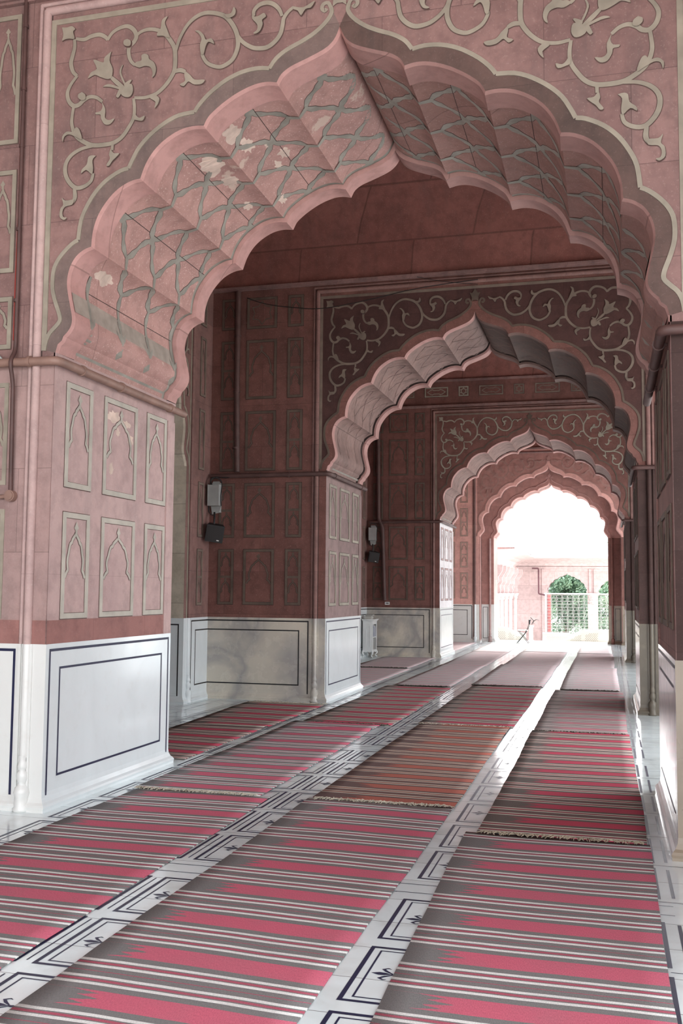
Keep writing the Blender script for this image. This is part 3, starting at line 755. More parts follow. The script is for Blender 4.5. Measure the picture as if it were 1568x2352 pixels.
    if frieze:
        u = uL+.1; k = 0
        while u < uR-.6:
            w = .58 if k % 2 == 0 else .24
            pm = MB(); panel(pm, P, u, u+w, 6.36, 6.60, 'cartouche' if k % 2 == 0 else 'star', .03, .024)
            pm.build('frieze_panel', [M['inlay_dark'] if k not in (2,3) else M['inlay'], M['edge'] if lit else M['edge_dark']], root)
            u += w+.26; k += 1
    # wall panels either side of the frame
    rows = [(1.38,2.19),(2.37,3.17),(3.36,4.25),(4.44,5.33),(5.51,5.98)]
    if key == 'near': rows = [(1.37,2.18),(2.36,3.13),(3.39,3.79),(3.98,4.78),(4.99,6.02)]
    for sg in (-1,1):
        for ci,(a,b) in enumerate(COLS):
            u0,u1 = (a,b) if sg < 0 else (-b,-a)
            for ri,(z0,z1) in enumerate(rows):
                pm = MB()
                if ci == 1: panel(pm, P, u0,u1,z0,z1,'star' if ri == 4 else 'arch')
                elif key == 'near' or ri == 4: panel(pm, P, u0,u1,z0,z1)
                else:
                    panel(pm, P, u0,u1,z0,z1,'double')
                pm.build('inlaid_panel', [panel_, M['edge'] if lit else M['edge_dark']], root)
    # marble dado round each pier, with its inlaid lines
    mb = MB()
    lp = [(XB,Y0),(XL,Y0),(XL,Y1),(XB,Y1)]; rp = [(XC+uR,Y1),(XR,Y1),(XR,Y0),(XC+uR,Y0)]
    sweep(mb, lp, DADO_PROF, seg=(1,3)); sweep(mb, rp, DADO_PROF, seg=(0,2))
    mb.build('marble_dado', M['marble'], root)
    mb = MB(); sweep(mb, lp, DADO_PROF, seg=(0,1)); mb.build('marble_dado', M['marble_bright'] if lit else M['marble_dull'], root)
    mb = MB(); sweep(mb, rp, DADO_PROF, seg=(2,3)); mb.build('marble_dado', M['marble_tan'] if lit else M['marble_tan_shade'], root)
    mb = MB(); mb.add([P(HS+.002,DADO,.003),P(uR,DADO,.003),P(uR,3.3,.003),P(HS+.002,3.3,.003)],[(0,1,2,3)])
    mb.build('pier_face', M['front_dark'], root)  # dark sheet over the right front, painting its shade
    if lit:
        mb = MB(); mb.add([P(uL,DADO,.003),P(-HS-.002,DADO,.003),P(-HS-.002,3.3,.003),P(uL,3.3,.003)],[(0,1,2,3)]); mb.build('pier_face', M['stone_lit'], root)  # lighter sheet: brighter light on this side put into its colour
        mb = MB()
        mb.add([P(uL,DADO,.006),P(-HS-.003,DADO,.006),P(-HS-.003,1.362,.006),P(uL,1.362,.006)],[(0,1,2,3)]); mb.add([QS(-HS+.006,DADO,-.006),QS(-HS+.006,DADO,T-.156),QS(-HS+.006,1.362,T-.156),QS(-HS+.006,1.362,-.006)],[(0,1,2,3)])
        mb.build('red_course', M['redband'], root)
    ln = MB(); dado_lines(ln, P, uL, -2.375, (False,True)); dado_lines(ln, P, 2.375, uR, (True,False)); ln.build('dado_inlay', M['line'] if lit else M['line2'], root)
    return root

w1 = arched_wall('wall_near','near','nearest red sandstone cross wall with the big scalloped arch and floral spandrels', True, False, True)
w2 = arched_wall('wall_middle','middle','second, shaded cross wall with a scalloped arch, seen through the nearest arch', False, False, False)
w3 = arched_wall('wall_far','far','third cross wall with a scalloped arch under a frieze of small cartouches', False, True, False)

# ------------------------------------------------------------------ end wall: great arch with a smaller arch set inside it
def end_wall():
    P = lambda u,z,d: (XC+u, YE-d, z); Q = lambda u,z,dep: (XC+u, YE+dep, z)
    uL, uR = XB-XC, 3.98
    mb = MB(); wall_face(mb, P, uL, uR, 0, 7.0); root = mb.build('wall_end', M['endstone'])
    tag(root, 'farthest red wall whose double scalloped arch opens onto the bright court', 'wall', kind='structure')
    mb = MB(); soffit(mb, Q, [(0,0,0),(.03,-.02,0),(.12,-.02,1),(.14,.01,1),(.5,.01,1)])
    for sg in (-1,1):
        mb.add([Q(sg*(HS-.02),0,0),Q(sg*(HS-.02),3.341,0),Q(sg*(HS-.02),3.341,.12),Q(sg*(HS-.02),0,.12)],[(0,1,2,3)],0)
        mb.add([Q(sg*HS,0,.12),Q(sg*HS,3.341,.12),Q(sg*HS,3.341,.5),Q(sg*HS,0,.5)],[(0,1,2,3)],1)
    mb.build('arch_soffit', [M['rim'],M['stone']], root)
    sx, sz = .818, .80
    P2 = lambda u,z,d: (XC+u, YE+.5-d, z); Q2 = lambda u,z,dep: (XC+u, YE+.5+dep, z)
    mb = MB(); wall_face(mb, P2, -2.4, 2.4, 0, 6.2, sx, sz)
    PB = lambda u,z,d: (XC+u, YE+1.6+d, z)
    wall_face(mb, PB, uL, uR, 0, 7.0, sx, sz)
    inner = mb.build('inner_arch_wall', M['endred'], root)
    mb = MB(); soffit(mb, Q2, [(0,0,0),(.03,-.018,0),(.2,-.018,1),(.22,.0,1),(.85,0,0),(1.1,0,0)], sx, sz)
    for sg in (-1,1):
        x = sg*HS*sx
        mb.add([Q2(x,0,0),Q2(x,3.341,0),Q2(x,3.341,1.1),Q2(x,0,1.1)],[(0,1,2,3)],0)
    mb.build('inner_arch_soffit', [M['rim'],M['stone']], inner)
    for sg in (-1,1):
        mb = MB()
        mb.tube([P2(sg*(HS*sx+.12),.38,.02),P2(sg*(HS*sx+.12),3.3,.02)], .035, 10); mb.lathe(P2(sg*(HS*sx+.12),0,.03), VASE, 12)
        mb.build('colonnette', M['pier'] if sg < 0 else M['dark'], inner)
    bl = [(max(-2.238, a),b) for bb in BANDS for a,b in smooth_line(bb,3)]
    pts = [(-2.24,3.362),(-2.24,5.97),(2.24,5.97),(2.24,3.362)] + [(-a,b) for a,b in reversed(bl)] + bl
    mb = MB(); mb.poly([P(a,b,.0006) for a,b in pts], pts); mb.build('spandrel_slab', M['endred'], root)
    mb = MB(); spandrel_scroll(mb, P, d=.003); mb.build('scroll_inlay', [M['endscroll'], M['endpanel']], root)
    mb = MB(); outline_band(mb, P); mb.build('arch_outline', M['endscroll'], root)
    mb = MB(); outline_band(mb, P2, .03, .01, sx*1.0, sz); mb.build('arch_outline', M['rim'], inner)
    mb = MB()
    for sg in (-1,1):
        mb.tube([P(sg*2.315,1.19,.012),P(sg*2.315,6.0,.012)], .032, 10)
        mb.tube([P(sg*2.372,0,.004),P(sg*2.372,6.06,.004)], .017, 8)
    mb.tube([P(-2.315,6.0,.012),P(2.315,6.0,.012)], .032, 10)
    mb.build('frame_roll', M['stone'], root)
    mb = MB()
    for sg in (-1,1): mb.tube([P(sg*2.315,.38,.012),P(sg*2.315,1.19,.012)], .032, 10); mb.lathe(P(sg*2.315,0,.02), VASE, 12)
    mb.build('colonnette', M['marble'], root)
    mb = MB(); mb.box(*[tuple(f(a,b) for a,b in zip(P(uL,6.1,-.01),P(uR,6.15,.05))) for f in (min,max)]); mb.build('cornice', M['stone'], root)
    for sg in (-1,1):
        for ci,(a,b) in enumerate(COLS):
            u0,u1 = (a,b) if sg < 0 else (-b,-a)
            for z0,z1 in ((1.38,2.19),(2.37,3.17),(3.36,4.25),(4.44,5.33)):
                pm = MB()
                if ci == 1: panel(pm, P, u0,u1,z0,z1)
                else:
                    panel(pm, P, u0,u1,z0,z1,'double')
                pm.build('inlaid_panel', [M['endpanel'], M['edge']], root)
    mb = MB()
    sweep(mb, [(XB,YE),(XL-.02,YE),(XL-.02,YE+.5),(XC-HS*sx,YE+.5),(XC-HS*sx,YE+1.6),(XB,YE+1.6)], DADO_PROF)
    mb.build('marble_dado', M['marble_bright'], root)
    mb = MB(); sweep(mb, [(XC+uR,YE+1.6),(XC+HS*sx,YE+1.6),(XC+HS*sx,YE+.5),(XR+.02,YE+.5),(XR+.02,YE),(XC+uR,YE)], DADO_PROF)
    mb.build('marble_dado', M['marble_tan'], root)
    mb = MB()
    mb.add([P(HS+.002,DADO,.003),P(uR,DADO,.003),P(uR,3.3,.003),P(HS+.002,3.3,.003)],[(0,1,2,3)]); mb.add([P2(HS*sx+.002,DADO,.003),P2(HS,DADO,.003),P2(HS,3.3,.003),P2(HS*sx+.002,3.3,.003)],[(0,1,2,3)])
    mb.build('pier_face', M['dark'], root)  # dark sheets painting the shade on the end wall's right side
    ln = MB(); dado_lines(ln, P, uL, -2.375, (False,True)); dado_lines(ln, P, 2.375, uR, (True,False))
    for sg in (-1,1): dado_lines(ln, P2, *sorted((sg*(HS*sx+.17), sg*(HS+.02))), w=.012) if False else ln.ribbon(P2, [(sg*(HS*sx+.2),.12),(sg*(HS-.05),.12),(sg*(HS-.05),1.1),(sg*(HS*sx+.2),1.1)], .014, .0105, closed=True)
    ln.build('dado_inlay', M['line2'], root)
    return root
w4 = end_wall()

# ------------------------------------------------------------------ left bay walls with arches into the side aisle
def bay_wall():
    root = None
    bays = [(-2.0,6.42),(8.52,13.75),(15.85,23.8),(25.9,31.5)]
    for bi,(a,b) in enumerate(bays):
        yc = (a+b)/2; sx = .806 if (b-a) < 7 else 1.0
        if bi == 0: sx = .806; yc = 3.8
        hw = HS*sx
        P = lambda u,z,d: (XB+d, yc+u, z); Q = lambda u,z,dep: (XB-dep, yc+u, z)
        mb = MB(); wall_face(mb, P, a-yc, b-yc, 0, 7.0, sx, 1.0)
        o = mb.build('wall_left' if root is None else 'bay_wall', M['bay'], root)
        if root is None:
            root = o; tag(root, 'left-hand red sandstone bay wall with arches into the side aisle', 'wall', kind='structure')
        mb = MB(); soffit(mb, Q, [(0,0,0),(.03,-.012,0),(.25,-.016,0),(.26,0,1),(1.5,0,1)], sx, 1.0)
        for sg in (-1,1): mb.add([Q(sg*hw,0,0),Q(sg*hw,3.341,0),Q(sg*hw,3.341,1.5),Q(sg*hw,0,1.5)],[(0,1,2,3)],1)
        so = mb.build('arch_reveal', [M['beige'],M['beige']], root)
        if bi in (0,3): continue
        mb = MB(); outline_band(mb, P, .03, .004, sx, 1.0); mb.build('arch_outline', M['inlay'], root)
        mb = MB(); spandrel_scroll(mb, P, sx, 1.0); mb.build('scroll_inlay', [M['inlay'], M['edge']], root)
        mb = MB(); mb.ribbon(P, [(-hw-.09,1.19),(-hw-.09,5.9),(hw+.09,5.9),(hw+.09,1.19)], .03, .008, .016); mb.build('frame_fillet', M['inlay'], root)
        mb = MB()
        for sg in (-1,1):
            mb.tube([P(sg*(hw+.15),1.19,.01),P(sg*(hw+.15),5.98,.01)], .028, 10)
            mb.tube([P(sg*(hw+.21),1.19,.004),P(sg*(hw+.21),6.02,.004)], .016, 8)
        mb.build('frame_roll', M['bay'], root)
        mb = MB()
        for sg in (-1,1): mb.tube([P(sg*(hw+.15),.38,.01),P(sg*(hw+.15),1.19,.01)], .028, 10); mb.lathe(P(sg*(hw+.15),0,.02), VASE, 12)
        mb.build('colonnette', M['marble'], root)
        for sg in (-1,1):
            e = (b-yc) if sg > 0 else (a-yc)
            u0,u1 = sorted((e-sg*.25, e-sg*.445))
            for z0,z1 in ((1.37,2.18),(2.36,3.16),(3.35,4.24),(4.44,5.32),(5.5,5.97)):
                pm = MB()
                if z1 < 3: 
                    panel(pm,P,u0,u1,z0,z1,'double')
                else: panel(pm,P,u0,u1,z0,z1,lw=.014)
                pm.build('inlaid_panel', [M['inlay_dark'], M['edge_dark']], root)
        mb = MB()
        for path in ([(XB-1.5,yc-hw),(XB,yc-hw),(XB,a)], [(XB,b),(XB,yc+hw),(XB-1.5,yc+hw)]):
            sweep(mb, path[::-1], DADO_PROF)
        mb.build('marble_dado', M['marble'], root)
        ln = MB()
        for ins, zb, zt in ((.19,.093,1.145),(.335,.232,1.01)):
            ln.ribbon(P, [(b-yc,zb),(hw+ins+.07,zb),(hw+ins+.07,zt),(b-yc,zt)], .018, .0105)
            ln.ribbon(P, [(a-yc,zb),(-hw-ins-.07,zb),(-hw-ins-.07,zt),(a-yc,zt)], .018, .0105)
        PR = lambda u,z,d: (XB-u, yc+hw-d, z)
        ln.ribbon(PR, [(.07,.10),(1.4,.10),(1.4,1.10),(.07,1.10)], .018, .0105, closed=True)
        ln.build('dado_inlay', M['line2'], root)
    # side aisle beyond
    mb = MB(); mb.box((-11.2,-2,0),(-11.0,33.1,7)); mb.box((-11.0,-2.2,0),(XB,-2,7))
    mb.build('aisle_wall', M['stone'], root)
    return root
wl = bay_wall()

# ------------------------------------------------------------------ right-hand bay walls: open arches to the courtyard
def right_wall():
    root = None; X = XC+3.98
    for bi,(a,b) in enumerate([(-2.0,6.42),(8.52,13.75),(15.85,23.8),(25.9,31.5)]):
        yc = (a+b)/2; sx = RSX[bi]
        if bi == 0: yc = RY0
        P = lambda u,z,d: (X-d, yc+u, z); Q = lambda u,z,dep: (X+dep, yc+u, z)
        mb = MB(); wall_face(mb, P, a-yc, b-yc, 0, 7.0, sx, 1.0); wall_face(mb, lambda u,z,d: (X+.8, yc+u, z), a-yc, b-yc, 0, 7.0, sx, 1.0)
        o = mb.build('wall_right' if root is None else 'bay_wall', M['bay'], root)
        if root is None: root = o; tag(root, 'right-hand red sandstone bay wall with arches open to the courtyard', 'wall', kind='structure')
        mb = MB(); soffit(mb, Q, [(0,0,0),(.03,-.012,0),(.8,-.012,0)], sx, 1.0)
        for sg in (-1,1): mb.add([Q(sg*HS*sx,0,0),Q(sg*HS*sx,3.341,0),Q(sg*HS*sx,3.341,.8),Q(sg*HS*sx,0,.8)],[(0,1,2,3)])
        mb.build('arch_reveal', M['rim'], root)
        mb = MB()
        for path in ([(X+.8,yc-HS*sx),(X,yc-HS*sx),(X,a)], [(X,b),(X,yc+HS*sx),(X+.8,yc+HS*sx)]): sweep(mb, path, DADO_PROF)
        mb.build('marble_dado', M['marble'], root)
right_wall()
# ------------------------------------------------------------------ ceilings: coved stone vaults, one per bay
def ceilings():
    root = None
    for a,b,z0,zt in ((-2.0,6.42,6.5,7.6),(8.52,13.75,6.15,8.5),(15.85,23.8,6.78,8.6),(25.9,31.5,6.15,8.3)):
        mb = MB(); yc = (a+b)/2; hy = (b-a)/2; rows = []
        n = 18
        for i in range(n+1):
            t = -PI/2 + PI*i/n
            y = yc + hy*math.copysign(abs(math.sin(t))**.8, math.sin(t)); z = z0 + (zt-z0)*abs(math.cos(t))**1.0
            rows.append([(XB,y,z),(2.3,y,z)])
        mb.grid(rows, 0, True)
        o = mb.build('ceiling' if root is None else 'vault', M['ceil'], root)
        if root is None: root = o; tag(root, 'coved ceiling of large red sandstone blocks above the bays', 'ceiling', kind='structure')
        # close the ends
        for x in (XB,2.3):
            pts = [r[0][1:] for r in rows]
            pp = pts + [(b,z0-.01),(a,z0-.01)]
    mb = MB(); mb.box((-11.2,-2.2,6.9),(XB,33.1,7.0)); mb.build('aisle_ceiling', M['ceil'], root)
    mb = MB()
    for a,b in ((-2.0,6.42),(8.52,13.75),(15.85,23.8),(25.9,31.5)):
        mb.box((2.21,a,6.1),(3.0,b,8.8)); mb.box((XB-.2,a,6.9),(XB-.001,b,8.8))
    mb.box((-11.2,-2.6,8.8),(3.0,33.1,8.9))
    mb.build('roof_beam', M['stone'], root)
    return root
ceil = ceilings()
# ------------------------------------------------------------------ floor with inlaid prayer spaces
def floor_():
    mb = MB(); mb.add([(-11.2,-3,0),(7.5,-3,0),(7.5,33.4,0),(-11.2,33.4,0)],[(0,1,2,3)])
    mb.add([(-11.2,33.4,0),(7.5,33.4,0),(7.5,33.4,-.9),(-11.2,33.4,-.9)],[(0,1,2,3)])
    root = mb.build('floor', M['floor']); tag(root, 'polished white marble floor inlaid with dark outlined prayer spaces', 'floor', kind='structure')
    P = lambda u,v,d: (u,v,.0012+d)
    ln = MB(); fl = MB()
    spans = [(-1.04,.235),(-2.39,-1.145),(-3.80,-2.485),(-5.09,-3.83)]
    y = 1.02; k = 0; ys = []
    while y < 31.0:
        ys.append(y); k += 1
        y += .715
        if k % 6 == 0: y += .275
    for si,(x0,x1) in enumerate(spans):
        for y in ys:
            if si == 3 and any(a-.4 < y < b+.1 for a,b in list(WALLS.values())+[(-9,6.4)]): continue
            c = [(x0,y),(x1,y),(x1,y+.595),(x0,y+.595)]
            ln.ribbon(P, c, .020, 0, closed=True)
            ln.ribbon(P, [(x0+.045,y+.04),(x1-.045,y+.04),(x1-.045,y+.555),(x0+.045,y+.555)], .009, 0, closed=True)
            cx, cy = x0+.115, y+.298
            bud = [(-.05,0),(-.02,.012),(.005,.009),(.03,.0),(.005,-.009),(-.02,-.012)]
            fl.poly([P(cx+a*1.1,cy+b*1.3,.0004) for a,b in bud], bud)
            for sg in (-1,1):
                fl.ribbon(P, [(cx+.035,cy+sg*.006),(cx+.005,cy+sg*.028),(cx-.012,cy+sg*.048),(cx+.006,cy+sg*.062),(cx+.02,cy+sg*.055)], [.006,.014,.012,.008,.003], .0004)
            fl.ribbon(P, [(cx+.03,cy),(cx+.05,cy),(cx+.065,cy),(cx+.1,cy)], [.008,.02,.008,.006], .0004)
    # cross bands between every sixth space and borders along the piers
    for k2 in range(0, len(ys), 6):
        if k2 == 0: continue
        y = ys[k2]
        for dy in (-.245,-.095): ln.ribbon(P, [(-5.1,y+dy-.025),(.3,y+dy-.025)], .008, 0)
    for y in ys:
        for x in (.31,-2.44): ln.ribbon(P, [(x,y+.02),(x,y+.575)], .018 if x > 0 else .008, 0)
        ln.ribbon(P, [(.235,y-.06),(.42,y-.06)], .006, 0)
    for a,b in ((8.7,13.6),(16.0,23.6)):
        for x in (-5.15,-5.45,-5.62): ln.ribbon(P, [(x,a),(x,b)], .008, 0)
        for dy in (.1,.22): ln.ribbon(P, [(-5.62,b-dy),(-5.15,b-dy)], .008, 0)
    ln.build('floor_inlay_line', M['line'], root); fl.build('floor_inlay_flower', M['line'], root)
    return root
floor_()

# ------------------------------------------------------------------ rugs
def fringe_mesh(x0, x1, y, sgn, z, mat, rnd, parent, loc, amp=1.0):
    mb = MB(); n = int((x1-x0)/.011)
    for i in range(n):
        x = x0 + (x1-x0)*(i+.5)/n + rnd.uniform(-.005,.005); L = rnd.uniform(.035,.085)*amp; sk = rnd.uniform(-.05,.05)
        zz = z + rnd.uniform(.004,.016)
        pts = [(x-loc[0], y-loc[1], z+.003), (x+sk*.4-loc[0], y+sgn*L*.45-loc[1], zz+.004), (x+sk-loc[0], y+sgn*L-loc[1], z+.003+rnd.uniform(0,.006))]
        mb.tube(smooth_line(pts,2), .0034, 4, cap=False)
    # twisted selvedge cord
    mb.tube([(x0+(x1-x0)*t/30-loc[0], y+.008*math.sin(t*1.9)-loc[1], z+.005+.003*math.sin(t*2.7)) for t in range(31)], .006, 5)
    return mb.build('fringe', mat, parent)

def rug(x0, x1, y0, y1, mat, label, near_fringe=None, far_fringe=None, seed=0, skew=(0,0,0,0), lay=0.0, wave=.004, fold=None):
    rnd = random.Random(seed)
    nx, ny = 10, max(12, int((y1-y0)*14))
    ox, oy = (x0+x1)/2, (y0+y1)/2
    ph = [rnd.uniform(0,6.28) for _ in range(8)]
    me_v = []; uvs = []
    def edge(t, k): return .008*math.sin(t*3+ph[k]) + .003*math.sin(t*8+ph[k+1]) + .0015*math.sin(t*31+ph[k+2])
    for j in range(ny+1):
        t = j/ny; y = y0+(y1-y0)*t
        xa = x0 + skew[0]*(1-t)+skew[1]*t + edge(t*(y1-y0)/3, 0); xb = x1 + skew[2]*(1-t)+skew[3]*t + edge(t*(y1-y0)/3, 3)
        for i in range(nx+1):
            s = i/nx; x = xa+(xb-xa)*s
            yy = y + .018*math.sin(s*2.6+ph[6]) * (1 if 0 < j < ny else .6) - .05*(s-.5)*.6
            z = .0075 + lay + wave*(.5+.5*math.sin(s*4+ph[0]+t*9*(y1-y0)/5))*(.4+.6*math.sin(t*(y1-y0)*3.1+ph[7])**2)
            if fold is not None:
                fy, fh, fs = fold
                z += fh*math.exp(-((y-fy)/.07)**2)*max(0, min(1, (s-fs)*3))
            if lay and (j < 3 or j > ny-3): z += 0
            me_v.append((x-ox, yy-oy, z)); uvs.append(((s)*(x1-x0), y+seed*.137))
    fs = [(j*(nx+1)+i, j*(nx+1)+i+1, (j+1)*(nx+1)+i+1, (j+1)*(nx+1)+i) for j in range(ny) for i in range(nx)]
    me = bpy.data.meshes.new('striped_rug'); me.from_pydata(me_v, [], fs); me.materials.append(mat)
    ul = me.uv_layers.new(name='UVMap')
    for lp in me.loops: ul.data[lp.index].uv = uvs[lp.vertex_index]
    for p in me.polygons: p.use_smooth = True
    o = bpy.data.objects.new('striped_rug', me); COL.objects.link(o); o.location = (ox, oy, 0)
    md = o.modifiers.new('thickness', 'SOLIDIFY'); md.thickness = .005; md.offset = -1
    tag(o, label, 'rug', 'striped rugs laid in rows')
    for fr, y, sg in ((near_fringe, y0, -1), (far_fringe, y1, 1)):
        if fr: fringe_mesh(x0+(skew[0] if sg < 0 else skew[1])+.02, x1+(skew[2] if sg < 0 else skew[3])-.02, y, sg, lay+.006, M[fr], rnd, o, (ox,oy), .8)
    return o

R, R2, RU, DU = M['rug_red'], M['rug_red2'], M['rug_rust'], M['rug_dull']
# right-hand row, along the right piers
rug(-.93,.235, 1.7,6.70, R,  'nearest red striped rug of the right-hand row, bottom right of the view', None, None, 1, (.10,.0,-.005,.0))
rug(-.86,.215, 6.70,11.70, R2,'second red striped rug of the right-hand row, darker, with frayed near edge', 'tan', None, 2, lay=.007)
rug(-.86,.20, 11.70,16.68, M['rug_mid'],'third red striped rug of the right-hand row, between frayed seams beyond the second arch', 'darkyarn', None, 3, lay=.0)
rug(-.80,.15, 16.68,21.70, DU,'fourth red striped rug of the right-hand row, in the hazy middle bay', 'darkyarn', None, 4, lay=.007)
rug(-.80,.10, 21.70,26.74, DU,'fifth red striped rug of the right-hand row, passing the third arch', None, None, 5)
rug(-.80,.06, 26.74,30.6, M['rug_pale'],'farthest striped rug of the right-hand row, painted paler for the glare from the court', None, None, 6, lay=.007)
# middle row
rug(-2.30,-1.15, 1.7,7.40, R, 'nearest red striped rug of the middle row, between the two inlaid marble strips', None, None, 11, (.12,.05,.03,.02))
rug(-2.21,-1.125, 7.40,11.90, RU,'rust-coloured striped rug, second of the middle row, with frayed near edge', 'cream', None, 12, lay=.007)
rug(-2.24,-1.10, 11.90,17.0, R2,'third striped rug of the middle row, beginning at a frayed seam under the second arch', 'cream', None, 13)
rug(-2.28,-1.08, 17.0,22.03, DU,'fourth striped rug of the middle row, a dull pink in the middle bay', 'darkyarn', None, 14, lay=.007)
rug(-2.24,-1.08, 22.03,26.96, DU,'fifth striped rug of the middle row, passing the third arch', None, None, 15)
rug(-2.24,-1.08, 26.96,30.6, M['rug_pale'],'farthest striped rug of the middle row, painted paler for the glare from the court', None, None, 16, lay=.007)
# left row along the left piers
rug(-3.66,-2.445, 1.7,7.36, R,'nearest red striped rug of the left row, at the foot of the nearest pier', None, None, 21, (.05,-.0,-.0,-.09))
rug(-3.69,-2.62, 7.36,11.63, R,'second red striped rug of the left row, with cream fringe and a raised wrinkle', 'cream', None, 22, lay=.007, fold=(11.12,.022,.3))
rug(-3.62,-2.52, 11.63,16.5, R2,'third red striped rug of the left row, beside the second pier', 'darkyarn', None, 23)
rug(-3.52,-2.56, 16.5,21.48, DU,'fourth striped rug of the left row, in the middle bay', 'darkyarn', None, 24, lay=.007)
rug(-3.52,-2.56, 21.48,26.46, DU,'fifth striped rug of the left row, beside the third pier', None, None, 25)
rug(-3.52,-2.56, 26.46,30.6, M['rug_pale'],'farthest striped rug of the left row, painted paler for the glare from the court', None, None, 26, lay=.007)
# recesses between the left piers
rug(-4.93,-3.86, 8.75,13.42, R2,'red striped rug in the recess between the first and second left piers', None, 'cream', 31, (.1,-.05,0,.02), fold=(11.0,.02,.1))
rug(-5.22,-3.93, 16.1,20.15, DU,'striped rug in the recess between the second and third left piers, nearer one', None, None, 32)
rug(-5.24,-3.98, 20.15,23.45, DU,'striped rug in the recess before the third left pier, dark curled edge', 'darkyarn', None, 33, lay=.007)
rug(-5.2,-4.0, 26.1,31.2, DU,'striped rug in the last recess before the end wall', None, None, 34)

# ------------------------------------------------------------------ pipes and cables on the walls
def pipe_thing(name, pts, r, mat, label, cat, clamps=(), group=None, corner=6):
    o = MB(); q = smooth_round(pts, .06, corner); o.tube(q, r, 10)
    ob = o.build(name, mat); tag(ob, label, cat, group)
    for (p, axis, wall) in clamps:
        m = MB(); p = Vector(p); a = Vector(axis)
        m.tube([p-a*.012, p+a*.012], r*1.25, 12)
        m.tube([p, p+Vector(wall)], r*.35, 6)
        m.build('pipe_clamp', mat, ob)
    return ob
def smooth_round(pts, rad, k):
    out = [Vector(pts[0])]
    for a, b, c in zip(pts[:-2], pts[1:-1], pts[2:]):
        a, b, c = Vector(a), Vector(b), Vector(c)
        d1 = (a-b); d2 = (c-b); r = min(rad, d1.length*.45, d2.length*.45)
        s = b+d1.normalized()*r; e = b+d2.normalized()*r
        for i in range(k+1):
            t = i/k; out.append(s*(1-t)**2 + b*2*t*(1-t) + e*t*t)
    out.append(Vector(pts[-1])); return out

g = .055
pipe_thing('conduit_pipe', [(-4.42,6.42-g,3.272),(XL+g,6.42-g,3.268),(XL+g,8.62,3.262)], .034, M['pipe'],
  'pink painted pipe bent round the nearest left pier at the springing of the arch', 'pipe',
  [((-4.12,6.42-g,3.271),(1,0,0),(0,g,0)),((XL+g,6.72,3.267),(0,1,0),(-g,0,0)),((XL+g,7.35,3.265),(0,1,0),(-g,0,0)),((XL+g,8.3,3.263),(0,1,0),(-g,0,0))])
pipe_thing('conduit_pipe', [(-5.72,13.75-g,3.285),(XL+g,13.75-g,3.285),(XL+g,15.95,3.28)], .034, M['pipe_dark'],
  'dark grimy pipe running across the second pier at arch-springing height', 'pipe',
  [((-4.5,13.75-g,3.285),(1,0,0),(0,g,0)),((-4.95,13.75-g,3.285),(1,0,0),(0,g,0)),((XL+g,14.0,3.285),(0,1,0),(-g,0,0)),((XL+g,15.6,3.28),(0,1,0),(-g,0,0))])
pipe_thing('drain_pipe', [(-5.335,13.75-g,6.08),(-5.335,13.75-g,4.6),(-5.31,13.75-g,3.34)], .042, M['pipe_dark'],
  'dark vertical pipe on the second pier, from cornice down to the cross pipe', 'pipe',
  [((-5.335,13.75-g,z),(0,0,1),(0,g,0)) for z in (5.4,4.55,3.7)])
pipe_thing('conduit_pipe', [(-5.70,23.8-g,3.285),(XL+g,23.8-g,3.285),(XL+g,26.0,3.28)], .032, M['pipe_dark'],
  'pipe with worn whitish paint crossing the third pier at springing height', 'pipe',
  [((-4.4,23.8-g,3.285),(1,0,0),(0,g,0)),((-5.0,23.8-g,3.285),(1,0,0),(0,g,0))])
pipe_thing('drain_pipe', [(-5.49,23.8-g,6.2),(-5.46,23.8-g,3.36),(-5.36,23.8-g,3.15),(-5.30,23.8-g,1.36)], .05, M['pipe_dark'],
  'long dark vertical pipe on the third pier ending just above the marble', 'pipe',
  [((-5.48,23.8-g,z),(0,0,1),(0,g,0)) for z in (5.5,4.5)])
pipe_thing('conduit_pipe', [(XC+3.9,6.42-g,3.235),(XR-g,6.42-g,3.235),(XR-g,8.85,3.24)], .034, M['pipe_dark'],
  'pipe bent round the nearest right pier under the arch springing', 'pipe',
  [((XR-g,6.75,3.236),(0,1,0),(g,0,0)),((XR-g,7.4,3.237),(0,1,0),(g,0,0)),((XR-g,8.2,3.239),(0,1,0),(g,0,0))])
pipe_thing('conduit_pipe', [(XC+3.9,13.75-g,3.27),(XR-g,13.75-g,3.27),(XR-g,16.0,3.27)], .03, M['pipe_dark'],
  'dark pipe bent round the second right pier under the arch springing', 'pipe')
pipe_thing('conduit_pipe', [(XC+3.9,23.8-g,3.27),(XR-g,23.8-g,3.27),(XR-g,26.0,3.27)], .03, M['pipe_dark'],
  'dark pipe bent round the third right pier under the arch springing', 'pipe')
cd = pipe_thing('cable_conduit', [(-4.275,6.42-.03,6.6),(-4.262,6.42-.03,4.0),(-4.262,6.42-.03,3.36),(-4.252,6.42-.11,3.27),(-4.26,6.42-.05,3.12),(-4.262,6.42-.03,2.30)], .016, M['pipe_dark'],
  'thin dark conduit running down the edge of the nearest left wall to a round box', 'cable conduit',
  [((-4.268,6.42-.03,z),(0,0,1),(0,.03,0)) for z in (5.9,5.4,4.95,4.3,3.75)])
m = MB(); m.tube([(-4.285,6.42-.018,5.0),(-4.28,6.42-.02,4.4),(-4.287,6.42-.018,3.9),(-4.284,6.42-.02,3.45)], .008, 6); m.build('red_cable', M['redcable'], cd)
jb = MB(); jb.tube([(-4.262,6.42,2.275),(-4.262,6.42-.05,2.275)], .043, 16); jb.tube([(-4.262,6.42-.05,2.275),(-4.262,6.42-.058,2.275)], .034, 16)
jb.tube([(-4.6,6.42-.025,2.27),(-4.30,6.42-.025,2.27)], .016, 8)
